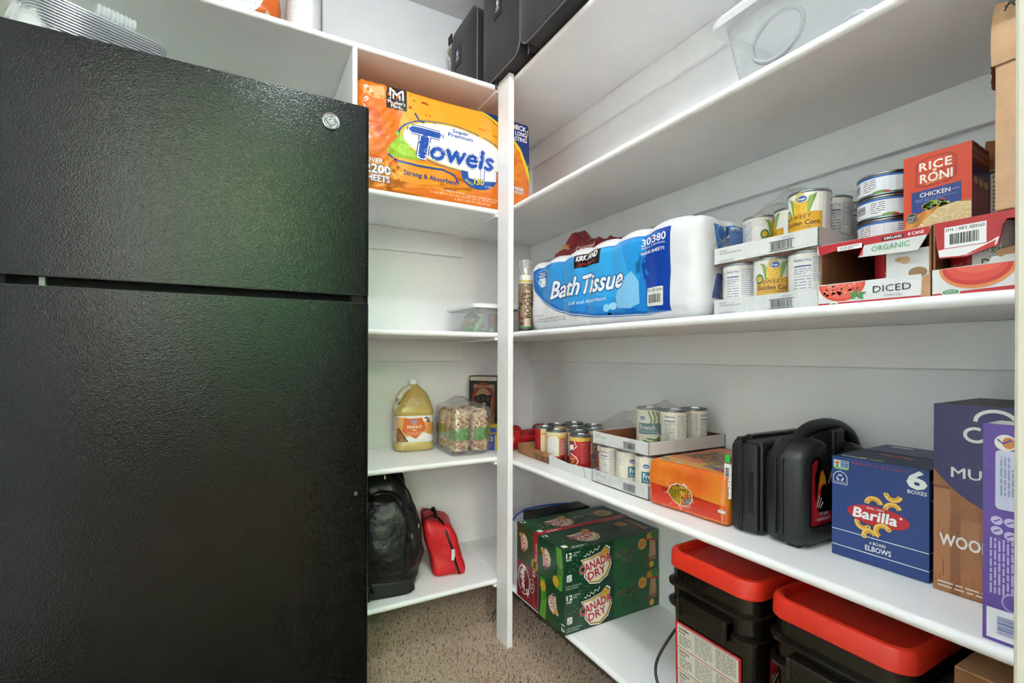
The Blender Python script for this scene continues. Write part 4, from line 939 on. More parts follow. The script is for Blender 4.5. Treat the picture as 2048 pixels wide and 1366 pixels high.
# ------------------------------------------------------------------ black plastic tool cases
t = thing('tool_case', 'slim black plastic case with a white barcode tag', 'case', (.918, .6845, Z3 + GAP), -89)
prof = rrect(0, 0, .068, .192, .010, 4)
M().loft([[(x, y, z) for x, z in prof] for y in (.012, .27)]).loft([[(.034 + (x - .034) * .86, y0, .096 + (z - .096) * .95) for x, z in prof] for y0 in (0, .012)]).build('shell', BLACKP, t, smooth=50, bevel=.004)
M().box(.022, -.0015, .004, .026, .27, .1935).build('seam_ridge', BLACKP, t, bevel=.001)
M().box(.028, -.003, .004, .031, .27, .1935).build('seam_ridge', BLACKP, t, bevel=.001)
M().box(.014, .035, .192, .030, .22, .200).build('latch_bar', BLACKP, t, bevel=.002); M().box(.010, .01, .192, .022, .07, .1965).build('latch_tab', BLACKP, t, bevel=.001)
M().box(.016, .02, -.0006, .024, .05, .004).build('foot', BLACKP, t)
M().box(.046, -.0012, .045, .056, .0, .13).build('dark_panel', mat('panel_black', '0a0a0b', .6), t)
p = Pr().rect(.0, .062, .0145, .136, 'ecece8', 1).bars(.002, .100, .0125, .132, '1a1a1c', 3, 16, None, vert=False).rect(.001, .098, .0135, .0995, '2a4aa8', 2).fine(.0025, .066, .012, .096, 2, '333338', 2, .45, vert=True).rect(.001, .140, .0135, .156, '35c23a', 1)
p.build('price_tag', t, lambda u, v, h: (-.010 + u * .96, .0015 - h - .006 * 0 - .004, v))
M().box(-.011, -.0016, .062, .006, -.0006, .136).build('tag_card', WHITEB, t)

t = thing('tool_case', 'bulky black plastic case with arched handle and flame emblem', 'case', (.924, .6135, Z3 + GAP), -90)
T2 = .082
pr2 = [(0, .018), (.006, .006), (.020, 0), (.255, 0), (.268, .006), (.273, .02), (.273, .120), (.268, .150), (.250, .172), (.215, .186), (.190, .190), (.175, .176), (.150, .166), (.110, .166), (.092, .176), (.084, .192), (.072, .206), (.050, .208), (.034, .198), (.020, .186), (.006, .176), (0, .160)]
c0 = (.136, .095)
sc = lambda k: [(c0[0] + (x - c0[0]) * k, c0[1] + (z - c0[1]) * k) for x, z in pr2]
rings = [[(a, y, z) for y, z in sc(k)] for a, k in ((0, .90), (.004, .955), (.014, .985), (.034, 1.0), (.0345, .992), (.0385, .992), (.039, 1.0), (.066, .985), (.077, .955), (T2, .90))]
M().loft(rings).build('shell', BLACKP, t, smooth=40)
hp = [(.050, .194), (.064, .209), (.088, .219), (.12, .2245), (.16, .2245), (.20, .218), (.235, .203), (.256, .184), (.264, .165)]
M().tube(spath([(T2 / 2, y, z) for y, z in hp], 3), .0135, 14).build('handle', mat('handle_rubber', '161617', .5, var=.1), t, smooth=60)
M().box(.018, .145, .160, .064, .185, .218).build('handle_post', BLACKP, t, bevel=.006)
M().box(.026, -.003, .02, .031, .004, .168).build('hinge_strip', BLACKP, t, bevel=.001); M().box(.041, -.003, .02, .045, .004, .168).build('hinge_strip', BLACKP, t, bevel=.001)
for y in (.012, .22): M().box(.045, y, -.0006, .066, y + .03, .006).build('foot', BLACKP, t)
p = Pr()
p.poly([(.012, .042), (.018, .036), (.200, .036), (.206, .044), (.206, .130), (.190, .140), (.080, .128), (.060, .140), (.044, .168), (.034, .170), (.014, .160)], '120d0e', 1)
p.poly([(.014, .043), (.020, .038), (.11, .038), (.11, .060), (.045, .062), (.030, .090), (.028, .130), (.040, .160), (.034, .167), (.016, .157)], 'a8232a', 2).poly([(.020, .045), (.08, .045), (.06, .058), (.036, .064), (.024, .10), (.022, .05)], 'c83238', 3)
p.poly([(.030, .072), (.036, .100), (.046, .138), (.054, .146), (.066, .130), (.070, .108), (.062, .116), (.050, .110), (.046, .092)], 'd8402c', 4).poly([(.040, .108), (.048, .136), (.056, .143), (.064, .128), (.066, .116), (.054, .118)], 'e89a2c', 5).poly([(.074, .118), (.088, .142), (.094, .138), (.090, .112), (.084, .128), (.078, .112)], 'd8d8d8', 5)
p.ell(.078, .088, .020, .026, '0c0a0b', 6).line([(.034, .074), (.044, .096)], .003, 'f0f0f0', 6).line([(.040, .072), (.050, .090)], .003, 'f0f0f0', 6).line([(.046, .071), (.056, .082)], .003, 'f0f0f0', 6)
p.t('USA', .058, .056, .018, .006, 'e8e8e8', 6, bold=.02).rect(.044, .057, .054, .063, '8a97b8', 6).t('WWW.ANTL', .034, .046, .05, .006, 'f0f0f0', 6, bold=.03)
p.build('emblem', t, lambda u, v, h: (T2 + .0004 + h, u * .95 + .012, v + .004), GPRINT)

# ------------------------------------------------------------------ dumbbells
RV = mat('red_vinyl', 'b3141d', .35, var=.05, coat=.2)
for lb, x, y, z, rz in (('red vinyl dumbbell at the shelf front by the corner post', .875 + .035, 1.668, Z3, 4), ('red vinyl dumbbell behind the front one, near the back wall', .985, 1.80, Z3, -2)):
    t = thing('dumbbell', lb, 'dumbbell', (x, y, z + GAP + .0368), rz, 'red dumbbells')
    hd = [(.0, 0), (.026, .0), (.034, .006), (.0365, .016), (.0365, .040), (.034, .050), (.026, .057), (.016, .058)]
    M().lathe([(r, q) for r, q in hd], seg=28, axis='x', cap=False).build('weight', RV, t, smooth=60)
    M().lathe([(r, .185 - q) for r, q in hd], seg=28, axis='x', cap=False).build('weight', RV, t, smooth=60)
    M().lathe([(.016, .055), (.0145, .07), (.0160, .0925), (.0145, .115), (.016, .13)], seg=20, axis='x').build('grip', RV, t, smooth=60)

# ------------------------------------------------------------------ food buckets
BK = mat('bucket_black', '17140f', .22, var=.15, scale=6)
LID = mat('lid_red', 'd8301c', .38, var=.04)
def bucket(label, x, y, w, rzz, text):
    t = thing('food_bucket', label, 'bucket', (x, y, Z4 + GAP), rzz, 'black buckets with red lids'); d = .275
    def ring(k, z, r=.035): return [(w / 2 + (a - w / 2) * k, d / 2 + (b - d / 2) * k, z) for a, b in rrect(0, 0, w, d, r, 6)]
    M().loft([ring(.86, 0), ring(.88, .01), ring(.955, .30), ring(.96, .352), ring(.93, .352), ring(.85, .02)]).build('tub', BK, t, smooth=40)
    for z in (.312, .268): M().loft([ring(.955, z), ring(1.025, z + .001), ring(1.03, z + .007), ring(.96, z + .010)], cap=False).build('rib', BK, t, smooth=50)
    rings = [ring(.99, .352), ring(1.0, .354), ring(.995, .380), ring(.975, .387), ring(.92, .3875), ring(.895, .385), ring(.885, .371)]
    M().loft(rings).build('lid', LID, t, smooth=35)
    M().box(w * .22, -.014, .268, w * .78, .012, .300).box(w * .22, -.017, .262, w * .26, .01, .302).box(w * .74, -.017, .262, w * .78, .01, .302).build('handle_bracket', BK, t, bevel=.003)
    p = Pr().rect(w * .12, .03, w * .86, .235, 'c4242c', 1).rect(w * .145, .034, w * .835, .231, 'd8d4c6', 2)
    for k in range(4):
        y0 = .036 + k * .049; p.rect(w * .12, y0 + .0455, w * .86, y0 + .047, 'c4242c', 3).t('Nutrition', w * .17, y0 + .036, .026, .0058, '2a2826', 3, bold=.03).t('Facts', w * .17, y0 + .029, .016, .0052, '2a2826', 3, bold=.03).fine(w * .17, y0 + .003, w * .32, y0 + .026, 5, '6a665e', 3, .4).fine(w * .36, y0 + .003, w * .56, y0 + .043, 9, '8a867c', 3, .4).fine(w * .60, y0 + .003, w * .81, y0 + .043, 10, '8a867c', 3, .5)
    p.build('label', t, lambda u, v, h: (u, .0065 - h + .006 * (1 - v / .235), v), LPRINT)
    Pr().rect(.06, .02, .20, .24, 'c4242c', 1).rect(.065, .025, .195, .20, 'c9c4b4', 2).fine(.07, .03, .19, .19, 22, '7a766c', 3, .4).build('side_label', t, lambda u, v, h: (w * .97 + h + .003 - .010 * (1 - v / .3), u, v), LPRINT)
    bl = [(.0, d * .5 - .02, .265), (-.004, d * .3, .22), (-.006, d * .05, .165), (-.002, -.022, .13), (.02, -.040, .105), (w * .3, -.052, .085), (w * .7, -.052, .085), (w - .02, -.040, .105), (w + .002, -.022, .13), (w + .006, d * .05, .165), (w + .004, d * .3, .22), (w, d * .5 - .02, .265)]
    M().tube(spath(bl), .0032, 8).build('bail', BK, t, smooth=60)
    M().tube(bl[5:7], .0085, 12).build('bail_grip', BK, t, smooth=60)
    if text:
        p = Pr(); yy = 0
        for k, (s, c2) in enumerate((('BREAKFASTS ENTREES', 0), ('SERVINGS OF FRUIT & VEGGIES', 0), ('CLASSIC SIDES', 0), ('SERVINGS OF DESSERTS', 0))): p.t(s, w * .26, .060 + k * .030, w * .42, .0062, 'e8604a', 2); p.fine(w * .28, .068 + k * .030, w * .66, .084 + k * .03, 3, 'dd5240', 2, .3)
        p.build('lid_print', t, lambda u, v, h: (u, v, .3712 + h), LPRINT)
bucket('black food bucket with red lid, left of two, under the long shelf', .832, .786, .218, -90, False)
bucket('black food bucket with red lid printed with pale lines, right of two', .832, .547, .222, -90, True)

# ------------------------------------------------------------------ bath tissue pack
w, d, h = .690, .30, .226
t = thing('bath_tissue_pack', 'blue and white bath tissue multipack on the middle shelf', 'pack', (.866, 1.428, Z2 + GAP), -90)
rt = rounder(w, d, h, .036)
def tis(p):
    q = rt(p); u = q.x / w; e = 1.0
    lump = .005 * abs(sin(pi * (q.x + .03) / .115)) - .003
    rowl = .003 * abs(sin(pi * q.z / (h / 2)))
    if q.y < .10: q = q + Vector((0, -lump - rowl, 0))
    wz = max(0, min(1, (q.z - .12) / .10)); wz = wz * wz * (3 - 2 * wz)
    q = q + wz * Vector((0, 0, .010 * abs(sin(pi * (q.x + .03) / .115)) ** .8 * abs(sin(pi * (q.y + .02) / .11)) ** .6 + .010 * (u - .35)))
    if q.x > w - .06: q = q + Vector((.012 * abs(sin(pi * q.y / .11)) ** .7, 0, 0))
    q = q + Vector((0, 0, .0015 * noise.noise(q * 40)))
    q.z = max(q.z, 0)
    return q
TW = mat('tissue_white', 'd6d6d7', .35, var=.02, scale=20, bump=.4, bscale=40, bdist=.004)
M().gbox(w, d, h, 90, 36, 34).build('rolls', TW, t, smooth=180, deform=tis)
p = Pr()
top = .206
blue = [(.030, .196), (.030, .150), (.040, .128), (.08, .098), (.12, .079), (.18, .056), (.25, .040), (.36, .026), (.45, .020), (.55, .016), (.628, .016), (.628, top), (.5, top), (.3, top), (.15, .206), (.06, .204)]
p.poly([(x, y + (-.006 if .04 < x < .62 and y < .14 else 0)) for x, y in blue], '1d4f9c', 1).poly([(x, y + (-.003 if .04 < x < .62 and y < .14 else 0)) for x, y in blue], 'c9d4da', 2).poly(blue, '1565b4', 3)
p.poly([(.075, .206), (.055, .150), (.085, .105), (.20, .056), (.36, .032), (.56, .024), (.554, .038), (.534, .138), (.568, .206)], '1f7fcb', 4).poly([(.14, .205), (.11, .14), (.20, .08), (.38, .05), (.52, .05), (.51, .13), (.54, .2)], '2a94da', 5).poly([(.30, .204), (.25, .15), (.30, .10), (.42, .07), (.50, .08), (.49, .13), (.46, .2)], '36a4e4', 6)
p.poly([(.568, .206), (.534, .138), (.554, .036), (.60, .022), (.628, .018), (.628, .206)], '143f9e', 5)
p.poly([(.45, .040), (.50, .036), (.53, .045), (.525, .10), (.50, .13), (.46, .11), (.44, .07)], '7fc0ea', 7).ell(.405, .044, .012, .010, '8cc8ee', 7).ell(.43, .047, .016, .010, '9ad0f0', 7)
p.poly([(.259, .207), (.381, .205), (.377, .168), (.261, .169)], '1c1a1a', 8).t('KIRKLAND', .270, .187, .098, .014, 'f4f4f4', 9, bold=.045, shear=.15).t('Signature', .272, .1735, .088, .009, 'c4262e', 9, bold=.0, shear=.45)
p.t('Bath', .134, .096, .150, .050, 'eef4fa', 11, bold=.035, shear=.35, out='173a7c', ow=.045).t('Tissue', .300, .094, .168, .050, 'eef4fa', 11, bold=.035, shear=.35, out='173a7c', ow=.045)
p.t('Soft and Absorbent', .231, .066, .175, .0105, 'e8f2fa', 10, shear=.15)
p.t('30', .536, .1805, .032, .015, 'f4f8fc', 10, bold=.02).t('380', .574, .1805, .042, .015, 'f4f8fc', 10, bold=.02).line([(.570, .172), (.572, .198)], .001, 'f4f8fc', 10).t('ROLLS', .537, .1725, .028, .0055, 'f4f8fc', 10).t('SHEETS PER ROLL', .575, .1735, .040, .0036, 'f4f8fc', 10).t('WIDE SHEETS', .533, .160, .080, .0062, 'f4f8fc', 10, bold=.02)
p.rr(.555, .034, .609, .079, .004, 'dedfdc', 8).bars(.558, .038, .606, .066, '26282c', 10, 20, None).t('ITM. / ART. 1262016', .557, .0695, .050, .0055, '26282c', 10)
p.ell(.085, .172, .037, .024, '9fd0ea', 7).ell(.085, .172, .035, .022, '1a5cae', 8).t('WIDE', .068, .181, .032, .0065, 'f2f6fa', 10, bold=.02).t('SHEETS', .062, .172, .045, .0065, 'f2f6fa', 10, bold=.02).rr(.072, .140, .104, .169, .006, 'e8f0f4', 9).ell(.074, .158, .010, .012, 'cfe2ec', 10).ell(.074, .158, .004, .005, '5fa8b8', 11).t('4.5"', .082, .144, .018, .005, '55707a', 11)
p.t('BATH TISSUE', .012, .044, .07, .0048, '4a4f58', 2).t('2-PLY - 30 ROLLS - 380 SHEETS PER ROLL', .016, .032, .19, .0052, '4a4f58', 2).t('355.3 SQ FT (33.0 m) - 4.5 IN x 4.0 IN', .018, .024, .19, .0052, '4a4f58', 2)
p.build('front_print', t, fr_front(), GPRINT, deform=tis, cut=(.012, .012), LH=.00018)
p = Pr().poly([(.055, .20), (.13, .205), (.20, .19), (.13, .12), (.075, .13)], '1674bc', 1).ell(.085, .185, .018, .016, '8fc4e4', 2).ell(.085, .185, .016, .014, '1a5cae', 3).poly([(.065, .10), (.15, .10), (.15, .040), (.05, .044)], '173f98', 1).rect(.085, .045, .14, .085, 'd8d9d6', 2).bars(.088, .048, .137, .076, '26282c', 4, 16, None)
p.build('end_print', t, fr_right(w), GPRINT, deform=tis, cut=(.012, .012))
m = M().sheet(lambda u, v: (w - .01 + .028 * u + .008 * u * sin(6 * v), .07 + .17 * v, h * .93 - .075 * u - .04 * u * v + .008 * noise.noise(Vector((u * 8, v * 8, 2)))), 10, 12)
m.build('loose_film', CLEAR, t, smooth=180)

# boost oxygen can
t = thing('spray_can', 'camouflage spray can reading BOOST between post and bath tissue', 'can', (.905, 1.520, Z2 + GAP), -34)
r = .0275
M().lathe([(r - .002, 0), (r, .002), (r, .176), (r - .003, .180)], seg=32).build('can_body', mat('can_white', 'd8d8d6', .3), t, smooth=35)
p = Pr().rect(-pi * r, .004, pi * r, .174, '8a7660', 1); g = random.Random(12)
for i in range(90):
    a, b = g.uniform(-.08, .08), g.uniform(.02, .165); s = g.uniform(.004, .011); c_ = g.choice(('3a332b', '6a5340', 'a8957c', '24221f', '7a3a30'))
    p.poly([(a + s * g.uniform(.5, 1.3) * cos(R(q)), b + s * .7 * g.uniform(.5, 1.3) * sin(R(q))) for q in range(0, 360, 45)], c_, 2)
p.rect(-.085, .0045, .085, .012, '3c2c26', 3).rect(-.085, .013, .085, .018, '14804e', 3).rect(-.001, .019, .018, .150, 'cdb898', 4)
for i in range(7): p.rect(-.003 + i * .003, .019, -.002 + i * .003, .046, 'e8d8bc', 5)
p.t('BOOST', .016, .050, .094, .0165, '1c1a18', 6, bold=.03, rot=90).t('OXYGEN', -.007, .06, .055, .004, 'e6cf4a', 5, rot=90).rect(-.032, .05, -.022, .075, '8a1c24', 4)
p.build('printed_label', t, fr_cyl(r + .0003), LPRINT, cut=(.006, 0), LH=.00012)
M().lathe([(r - .003, .180), (r - .004, .186), (r - .004, .202), (r - .006, .206)], seg=28).build('collar', mat('cap_white', 'e8e8e6', .35), t, smooth=35)
mk = []
for z, rx, ry, dy in ((.203, .018, .018, 0), (.212, .016, .015, 0), (.224, .020, .018, -.002), (.238, .026, .021, -.004), (.248, .028, .022, -.005)):
    mk.append([(rx * cos(2 * pi * k / 24), ry * sin(2 * pi * k / 24) + dy, z + .012 * sin(2 * pi * k / 24) * (z - .2) / .05 * -1) for k in range(24)])
M().loft(mk, cap=False).build('mask', film('mask_clear', 'f2f4f4', .16, .22, .15), t, smooth=180)
M().box(-.0015, -r - .0006, .165, .0015, -r + .004, .215).build('yellow_strip', mat('strip_yellow', 'd8c41c', .4), t)
M().lathe([(r + .0004, .182), (r + .0004, .186)], seg=28, cap=False).build('yellow_band', mat('strip_yellow', 'd8c41c', .4), t)

# red candy bag lying on the tissue
t = thing('candy_bag', 'crumpled dark red candy bag lying on the bath tissue pack', 'bag', (.955, 1.430, Z2 + h + .018), -88)
def bagf(u, v):
    th = .045 * (sin(pi * u) ** .5) * (sin(pi * v) ** .5)
    return (.29 * u, .02 + .15 * v, .010 + th + .060 * math.exp(-((u - .14) / .12) ** 2) * sin(pi * v) + .020 * (1 - u) + .014 * noise.noise(Vector((u * 8, v * 6, 1))) + .008 * noise.noise(Vector((u * 23, v * 17, 4))))
bagb = lambda u, v: (.29 * u, .02 + .15 * v - .0 , .004 + .002 * sin(8 * u))
M().sheet(bagf, 36, 18).sheet(bagb, 36, 18).build('wrapper', mat('candy_red', '7d1519', .25, var=.1, bump=.6, bscale=50, bdist=.004), t, smooth=180, weld=False)
def frb(hoff): return lambda u, v, hh: (u, .0195 + .004 * 0 - hh, v)
M().sheet(lambda u, v: (.29 * u, .02 - .004 * sin(6 * u) - .006 * sin(pi * v), .002 + v * bagf(u, .02)[2] * 1.0), 30, 6).build('front_side', mat('candy_red', '7d1519', .25), t, smooth=180)
p = Pr().t('Caramel', .125, .018, .095, .013, 'e6d8cc', 2, shear=.3).t('GMO', .075, .030, .020, .006, 'e0d0c4', 2).poly([(.045, .036), (.06, .052), (.09, .046), (.085, .036)], 'b8894a', 1)
p.build('front_print', t, lambda u, v, hh: (u, .010 - hh, v), GPRINT)

# ------------------------------------------------------------------ big clear bin on the upper right shelf
def clear_bin(name, label, loc, rz, w, d, h, taper, key, lidmt, lidh=.012, over=.012, r=.025):
    t = thing(name, label, 'bin', (loc[0], loc[1], loc[2] + GAP), rz)
    mt = film(key, 'f0f2f3', .08, .26, .15, gcol='f4f6f8')
    def ring(k, z, e=0): return [(w / 2 + (a - w / 2) * (1 + (k - 1) * 1) + e * (1 if a > w / 2 else -1), d / 2 + (b - d / 2) * k + e * (1 if b > d / 2 else -1), z) for a, b in rrect(0, 0, w, d, r, 6)]
    M().loft([ring(taper - .02, 0), ring(taper, .006), ring(1, h)], cap=False).build('tub', mt, t, smooth=50)
    M().loft([ring(taper - .02, .0005), ring(taper - .02, .0025)]).build('bottom', mt, t)
    M().loft([ring(1, h - .004, .001), ring(1, h - .006, over), ring(1, h + lidh * .4, over + .001)], cap=False).build('rim', lidmt, t, smooth=50)
    M().loft([ring(1, h + lidh * .4, over), ring(1, h + lidh, over - .006), ring(.96, h + lidh * 1.1, 0)]).build('lid', lidmt, t, smooth=40)
    return t
t = clear_bin('storage_bin', 'large clear plastic storage bin on the second highest right shelf', (.866, .668, Z1), -90, .40, .30, .140, .88, 'bin_clear', film('bin_lid_white', 'f4f4f4', .12, .45, .2), .018, .018)
M().tube([(.107 + .050 * cos(R(a)), .020 + .006 * sin(R(a)), .072 + .046 * sin(R(a))) for a in range(0, 360, 12)], .0045, 8, closed=True).build('ring_seal', mat('ring_grey', '9a9ca0', .5), t, smooth=60)
M().tube([(.235 + .03 * cos(R(a)), .03, .004 + .035 * sin(R(a))) for a in range(5, 176, 10)], .0025, 8).build('arch_clip', film('clip_clear', 'e6eaec', .2, .3, .1), t, smooth=60)
M().box(.19, .03, .003, .225, .2, .012).build('white_block', WHITEB, t, bevel=.003)
M().box(.29, .05, .003, .38, .25, .09).build('blue_grey_box', mat('bluegrey', '8a98a4', .5), t, bevel=.004)
M().sheet(lambda u, v: (.22 + .15 * u, .04 + .2 * v, .01 + .05 * sin(pi * u) * sin(pi * v) + .012 * noise.noise(Vector((u * 8, v * 8, 3)))), 14, 12).build('plastic_bag', CLEAR, t, smooth=180)

# ------------------------------------------------------------------ paper towel pack
w, d, h = .656, .325, .368
t = thing('paper_towel_pack', 'orange paper towel multipack on the second highest shelf', 'pack', (.322, 1.598, Z1 + GAP), 0)
rw = rounder(w, d, h, .024)
def tow(p):
    q = rw(p)
    n = .003 * noise.noise(Vector((q.x * 9, q.z * 13, 2))) + .0016 * noise.noise(Vector((q.x * 14, q.z * 60, 5)))
    if q.x < .2: n += .0018 * (1 - q.x / .2) * sin(q.z * 150 + 8 * sin(q.x * 30))
    bul = .010 * sin(pi * min(1, max(0, q.z / h))) * (.6 + .4 * abs(sin(pi * q.x / (w / 5))))
    if q.y < .09: q = q + Vector((0, -n - bul + .012, 0))
    wz = max(0, min(1, (q.z - h + .10) / .10)); q = q + wz * Vector((0, 0, -.012 * (q.x / w - .3) ** 2 + n))
    q.z = max(q.z, 0); q.y = max(q.y, -.012)
    return q
TO = mat('towel_orange_film', 'd9711c', .24, scale=6, hex2='e08a26', bump=.5, bscale=30, bdist=.004, coat=.2)
M().gbox(w, d, h, 90, 24, 60).build('wrap', TO, t, smooth=180, deform=tow)
p = Pr()
p.rect(.012, .004, .648, .360, 'd9701a', 1)
p.poly([(.165, .36), (.645, .36), (.645, .22), (.60, .10), (.45, .06), (.30, .03), (.14, .05), (.02, .11), (.02, .06), (.10, .03), (.3, .004), (.012, .004), (.012, .02), (.16, .2)], 'de8418', 1)
p.poly([(.166, .358), (.44, .358), (.60, .25), (.55, .20), (.35, .28), (.20, .25), (.13, .20)], 'e6a02a', 2).poly([(.03, .10), (.15, .135), (.30, .118), (.36, .07), (.20, .045), (.08, .05)], 'e0911e', 2)
p.poly([(.02, .20), (.09, .17), (.07, .26), (.02, .29)], 'cf5b18', 2).poly([(.02, .34), (.09, .35), (.09, .30), (.02, .31)], 'e8a868', 2).poly([(.02, .115), (.16, .12), (.13, .10), (.02, .09)], 'cf5b18', 2)
p.rect(.094, .283, .163, .361, '221f1f', 3)
for sx in (-1, 1): p.line([(.1285 + sx * .0215, .316), (.1285 + sx * .0215, .350)], .0055, 'f2f2f0', 5).line([(.1285 + sx * .0215, .3505), (.1285, .330)], .0055, 'f2f2f0', 5.3 + sx * .15).line([(.1285 + sx * .011, .316), (.1285 + sx * .011, .333)], .0045, 'f2f2f0', 5.6)
p.t("Member's", .0995, .300, .058, .0115, 'f2f2f0', 5, bold=.02).t('Mark.', .110, .2875, .036, .0105, 'f2f2f0', 5, bold=.02)
p.poly([(.18, .25), (.12, .165), (.095, .147), (.10, .125), (.20, .125), (.24, .15), (.22, .23)], '86b322', 4).poly([(.175, .24), (.14, .19), (.11, .15), (.15, .135), (.20, .135), (.19, .2)], 'a4c93a', 5)
for i in range(4):
    for j in range(3): p.ell(.145 + .02 * i - .008 * j, .150 + .026 * j, .008, .007, '95bd2c', 6, 12)
ov = lambda k, dx=0: [(.345 + dx + .195 * k * cos(R(a)), .192 + (.076 * k if sin(R(a)) > 0 else .066 * k) * sin(R(a)) - .05 * (.195 * k * cos(R(a)))) for a in range(0, 360, 9)]
p.poly(ov(1.10), '1f4f86', 4).poly(ov(1.06), 'e0b324', 5).poly(ov(1.0), 'efeee8', 7)
p.line([(.190, .285), (.205, .262), (.235, .255), (.30, .262)], .006, '24427e', 6).line([(.10, .128), (.13, .113), (.20, .108), (.29, .112), (.335, .100), (.352, .072)], .007, '24427e', 5).line([(.12, .122), (.2, .116), (.29, .119)], .004, 'e2b52a', 6)
p.t('T', .176, .140, .105, .094, '1d4ba0', 10, bold=.045, shear=.12, out='f7f7f4', ow=.03).t('T', .176, .140, .105, .094, '17306e', 8, bold=.10, shear=.12)
p.t('owels', .246, .142, .240, .064, '1d4ba0', 11, bold=.045, shear=.14, out='f7f7f4', ow=.028).t('owels', .246, .142, .240, .064, '17306e', 9, bold=.095, shear=.14)
p.t('Super', .327, .2495, .062, .013, '1d4ba0', 11, bold=.025).t('Premium', .310, .233, .094, .013, '1d4ba0', 11, bold=.025)
p.t('Strong & Absorbent', .153, .071, .192, .0155, '21356e', 6, bold=.035, rot=-1)
p.ell(.432, .116, .070, .050, '1b4f98', 6, 36).poly([(.385, .145), (.44, .150), (.50, .140), (.50, .105), (.44, .098), (.392, .104)], 'e6eaee', 7).line([(.436, .150), (.438, .10)], .002, '2a4a8a', 8).line([(.452, .149), (.450, .10)], .003, '2a5aa8', 8).ell(.39, .146, .008, .004, '9a958c', 8)
p.t('150', .412, .084, .038, .020, 'e6d32a', 10, bold=.03, shear=.15, out='1a2c5c', ow=.05).t('SELECT', .376, .092, .034, .0075, 'e6d32a', 9, bold=.02, rot=-28).t('A SIZE', .454, .079, .030, .0055, 'f0f0ea', 9)
p.t('OVER', .028, .092, .054, .0145, 'efe4cc', 6, bold=.035, out='1d2c66', ow=.05, shear=.1).t('2200', .024, .060, .084, .026, 'f2efe6', 7, bold=.05, out='1d2c66', ow=.05).t('SHEETS', .020, .034, .086, .0185, 'f2efe6', 7, bold=.045, out='1d2c66', ow=.05)
p.poly([(.433, .361), (.646, .361), (.650, .12), (.635, .15), (.60, .235), (.545, .30)], 'e6d02c', 3).poly([(.445, .361), (.647, .361), (.650, .155), (.635, .185), (.603, .25), (.55, .31)], '1b2f6e', 4)
p.t('THICK', .560, .325, .072, .020, 'f4f4f2', 6, bold=.03).t('& LONG', .566, .302, .066, .0165, 'f4f4f2', 6, bold=.025).t('LASTING', .560, .279, .072, .0165, 'f4f4f2', 6, bold=.025)
p.t('15', .548, .096, .03, .02, 'f2efe6', 6, bold=.04, out='1d2c66').t('MEGA', .575, .093, .044, .0105, 'f2efe6', 6, bold=.04, out='1d2c66').t('ROLLS', .572, .080, .046, .0105, 'f2efe6', 6, bold=.04, out='1d2c66')
p.t('15 MEGA ROLLS', .29, .040, .085, .0065, 'f6e3c0', 6).t('150 2-PLY SHEETS PER ROLL', .385, .036, .13, .006, 'f6e3c0', 6).t('11.0 IN x 6.0 IN (27.9 cm x 15.2 cm)', .25, .028, .25, .006, 'f6e3c0', 6).t('1,031 SQ FT (95.8 m)', .34, .016, .14, .006, 'f6e3c0', 6)
p.build('front_print', t, fr_front(-.0024), GPRINT, deform=tow, cut=(.014, .014), LH=.00016)
M().lathe([(0, 0), (.02, .0), (.05, .03), (.052, .12), (.05, .21), (.0, .22)], .018 + .03, .07, 20, .10, cap=False).build('white_roll_end', TW, t, smooth=60)

# ------------------------------------------------------------------ lidded bin on the middle left shelf
LW = mat('lid_white', 'eeeeec', .35, var=.02)
t = clear_bin('shoebox_bin', 'small clear lidded bin of green toys behind the corner post', (.745, 1.606, Z2), 0, .205, .262, .096, .90, 'bin_small', LW, .010, .010, .02)
TG = mat('toy_green', '74c26a', .5, var=.1); TP_ = mat('toy_slate', '5a5c78', .5, var=.1); TB = mat('toy_tan', 'b08a62', .6, var=.1); TR = mat('toy_maroon', '6e4038', .6, var=.1)
def rope(nm, mt, pts, r): M().tube(pts, r, 8).build(nm, mt, t, smooth=60)
rope('green_strip', TG, [(.025, .16, .012), (.035, .13, .024), (.05, .11, .020), (.06, .09, .010)], .008); rope('green_strip', TG, [(.03, .08, .01), (.045, .07, .035), (.06, .06, .06)], .009); rope('green_strip', TG, [(.05, .05, .01), (.075, .045, .016), (.1, .05, .008)], .008)
rope('slate_strip', TP_, [(.07, .045, .01), (.062, .045, .05), (.07, .05, .088)], .012); rope('slate_strip', TP_, [(.02, .14, .06), (.04, .12, .08), (.06, .12, .06)], .009); rope('tan_strip', TB, [(.02, .18, .02), (.03, .15, .055), (.045, .13, .07)], .010)
M().box(.088, .03, .004, .17, .2, .072).build('maroon_block', TR, t, bevel=.004); M().box(.04, .1, .003, .09, .22, .05).build('tan_block', TB, t, bevel=.006)

# ------------------------------------------------------------------ oil jug
t = thing('oil_jug', 'gallon jug of golden peanut oil with an orange label', 'jug', (.594, 1.870, Z3 + GAP), -8)
OIL = mat('oil_plastic', 'b59a52', .25, scale=5, hex2='bfa868', coat=.4)
def rr3(wx, wy, z, r, dx=0): return [(x + dx, y, z) for x, y in rrect(-wx, -wy, wx, wy, r, 6)]
M().loft([rr3(.066, .056, 0, .03), rr3(.074, .063, .006, .03), rr3(.075, .064, .030, .03), rr3(.073, .062, .034, .03), rr3(.073, .062, .138, .03), rr3(.075, .064, .142, .03), rr3(.075, .064, .155, .03), rr3(.070, .060, .170, .03), rr3(.057, .052, .195, .03, .006), rr3(.040, .040, .222, .025, .010), rr3(.024, .024, .244, .018, .004), rr3(.018, .018, .252, .017, 0), rr3(.018, .018, .258, .017, 0)]).build('bottle', OIL, t, smooth=50)
HZ = mat('oil_handle', 'c9c3ac', .3, var=.04, coat=.3)
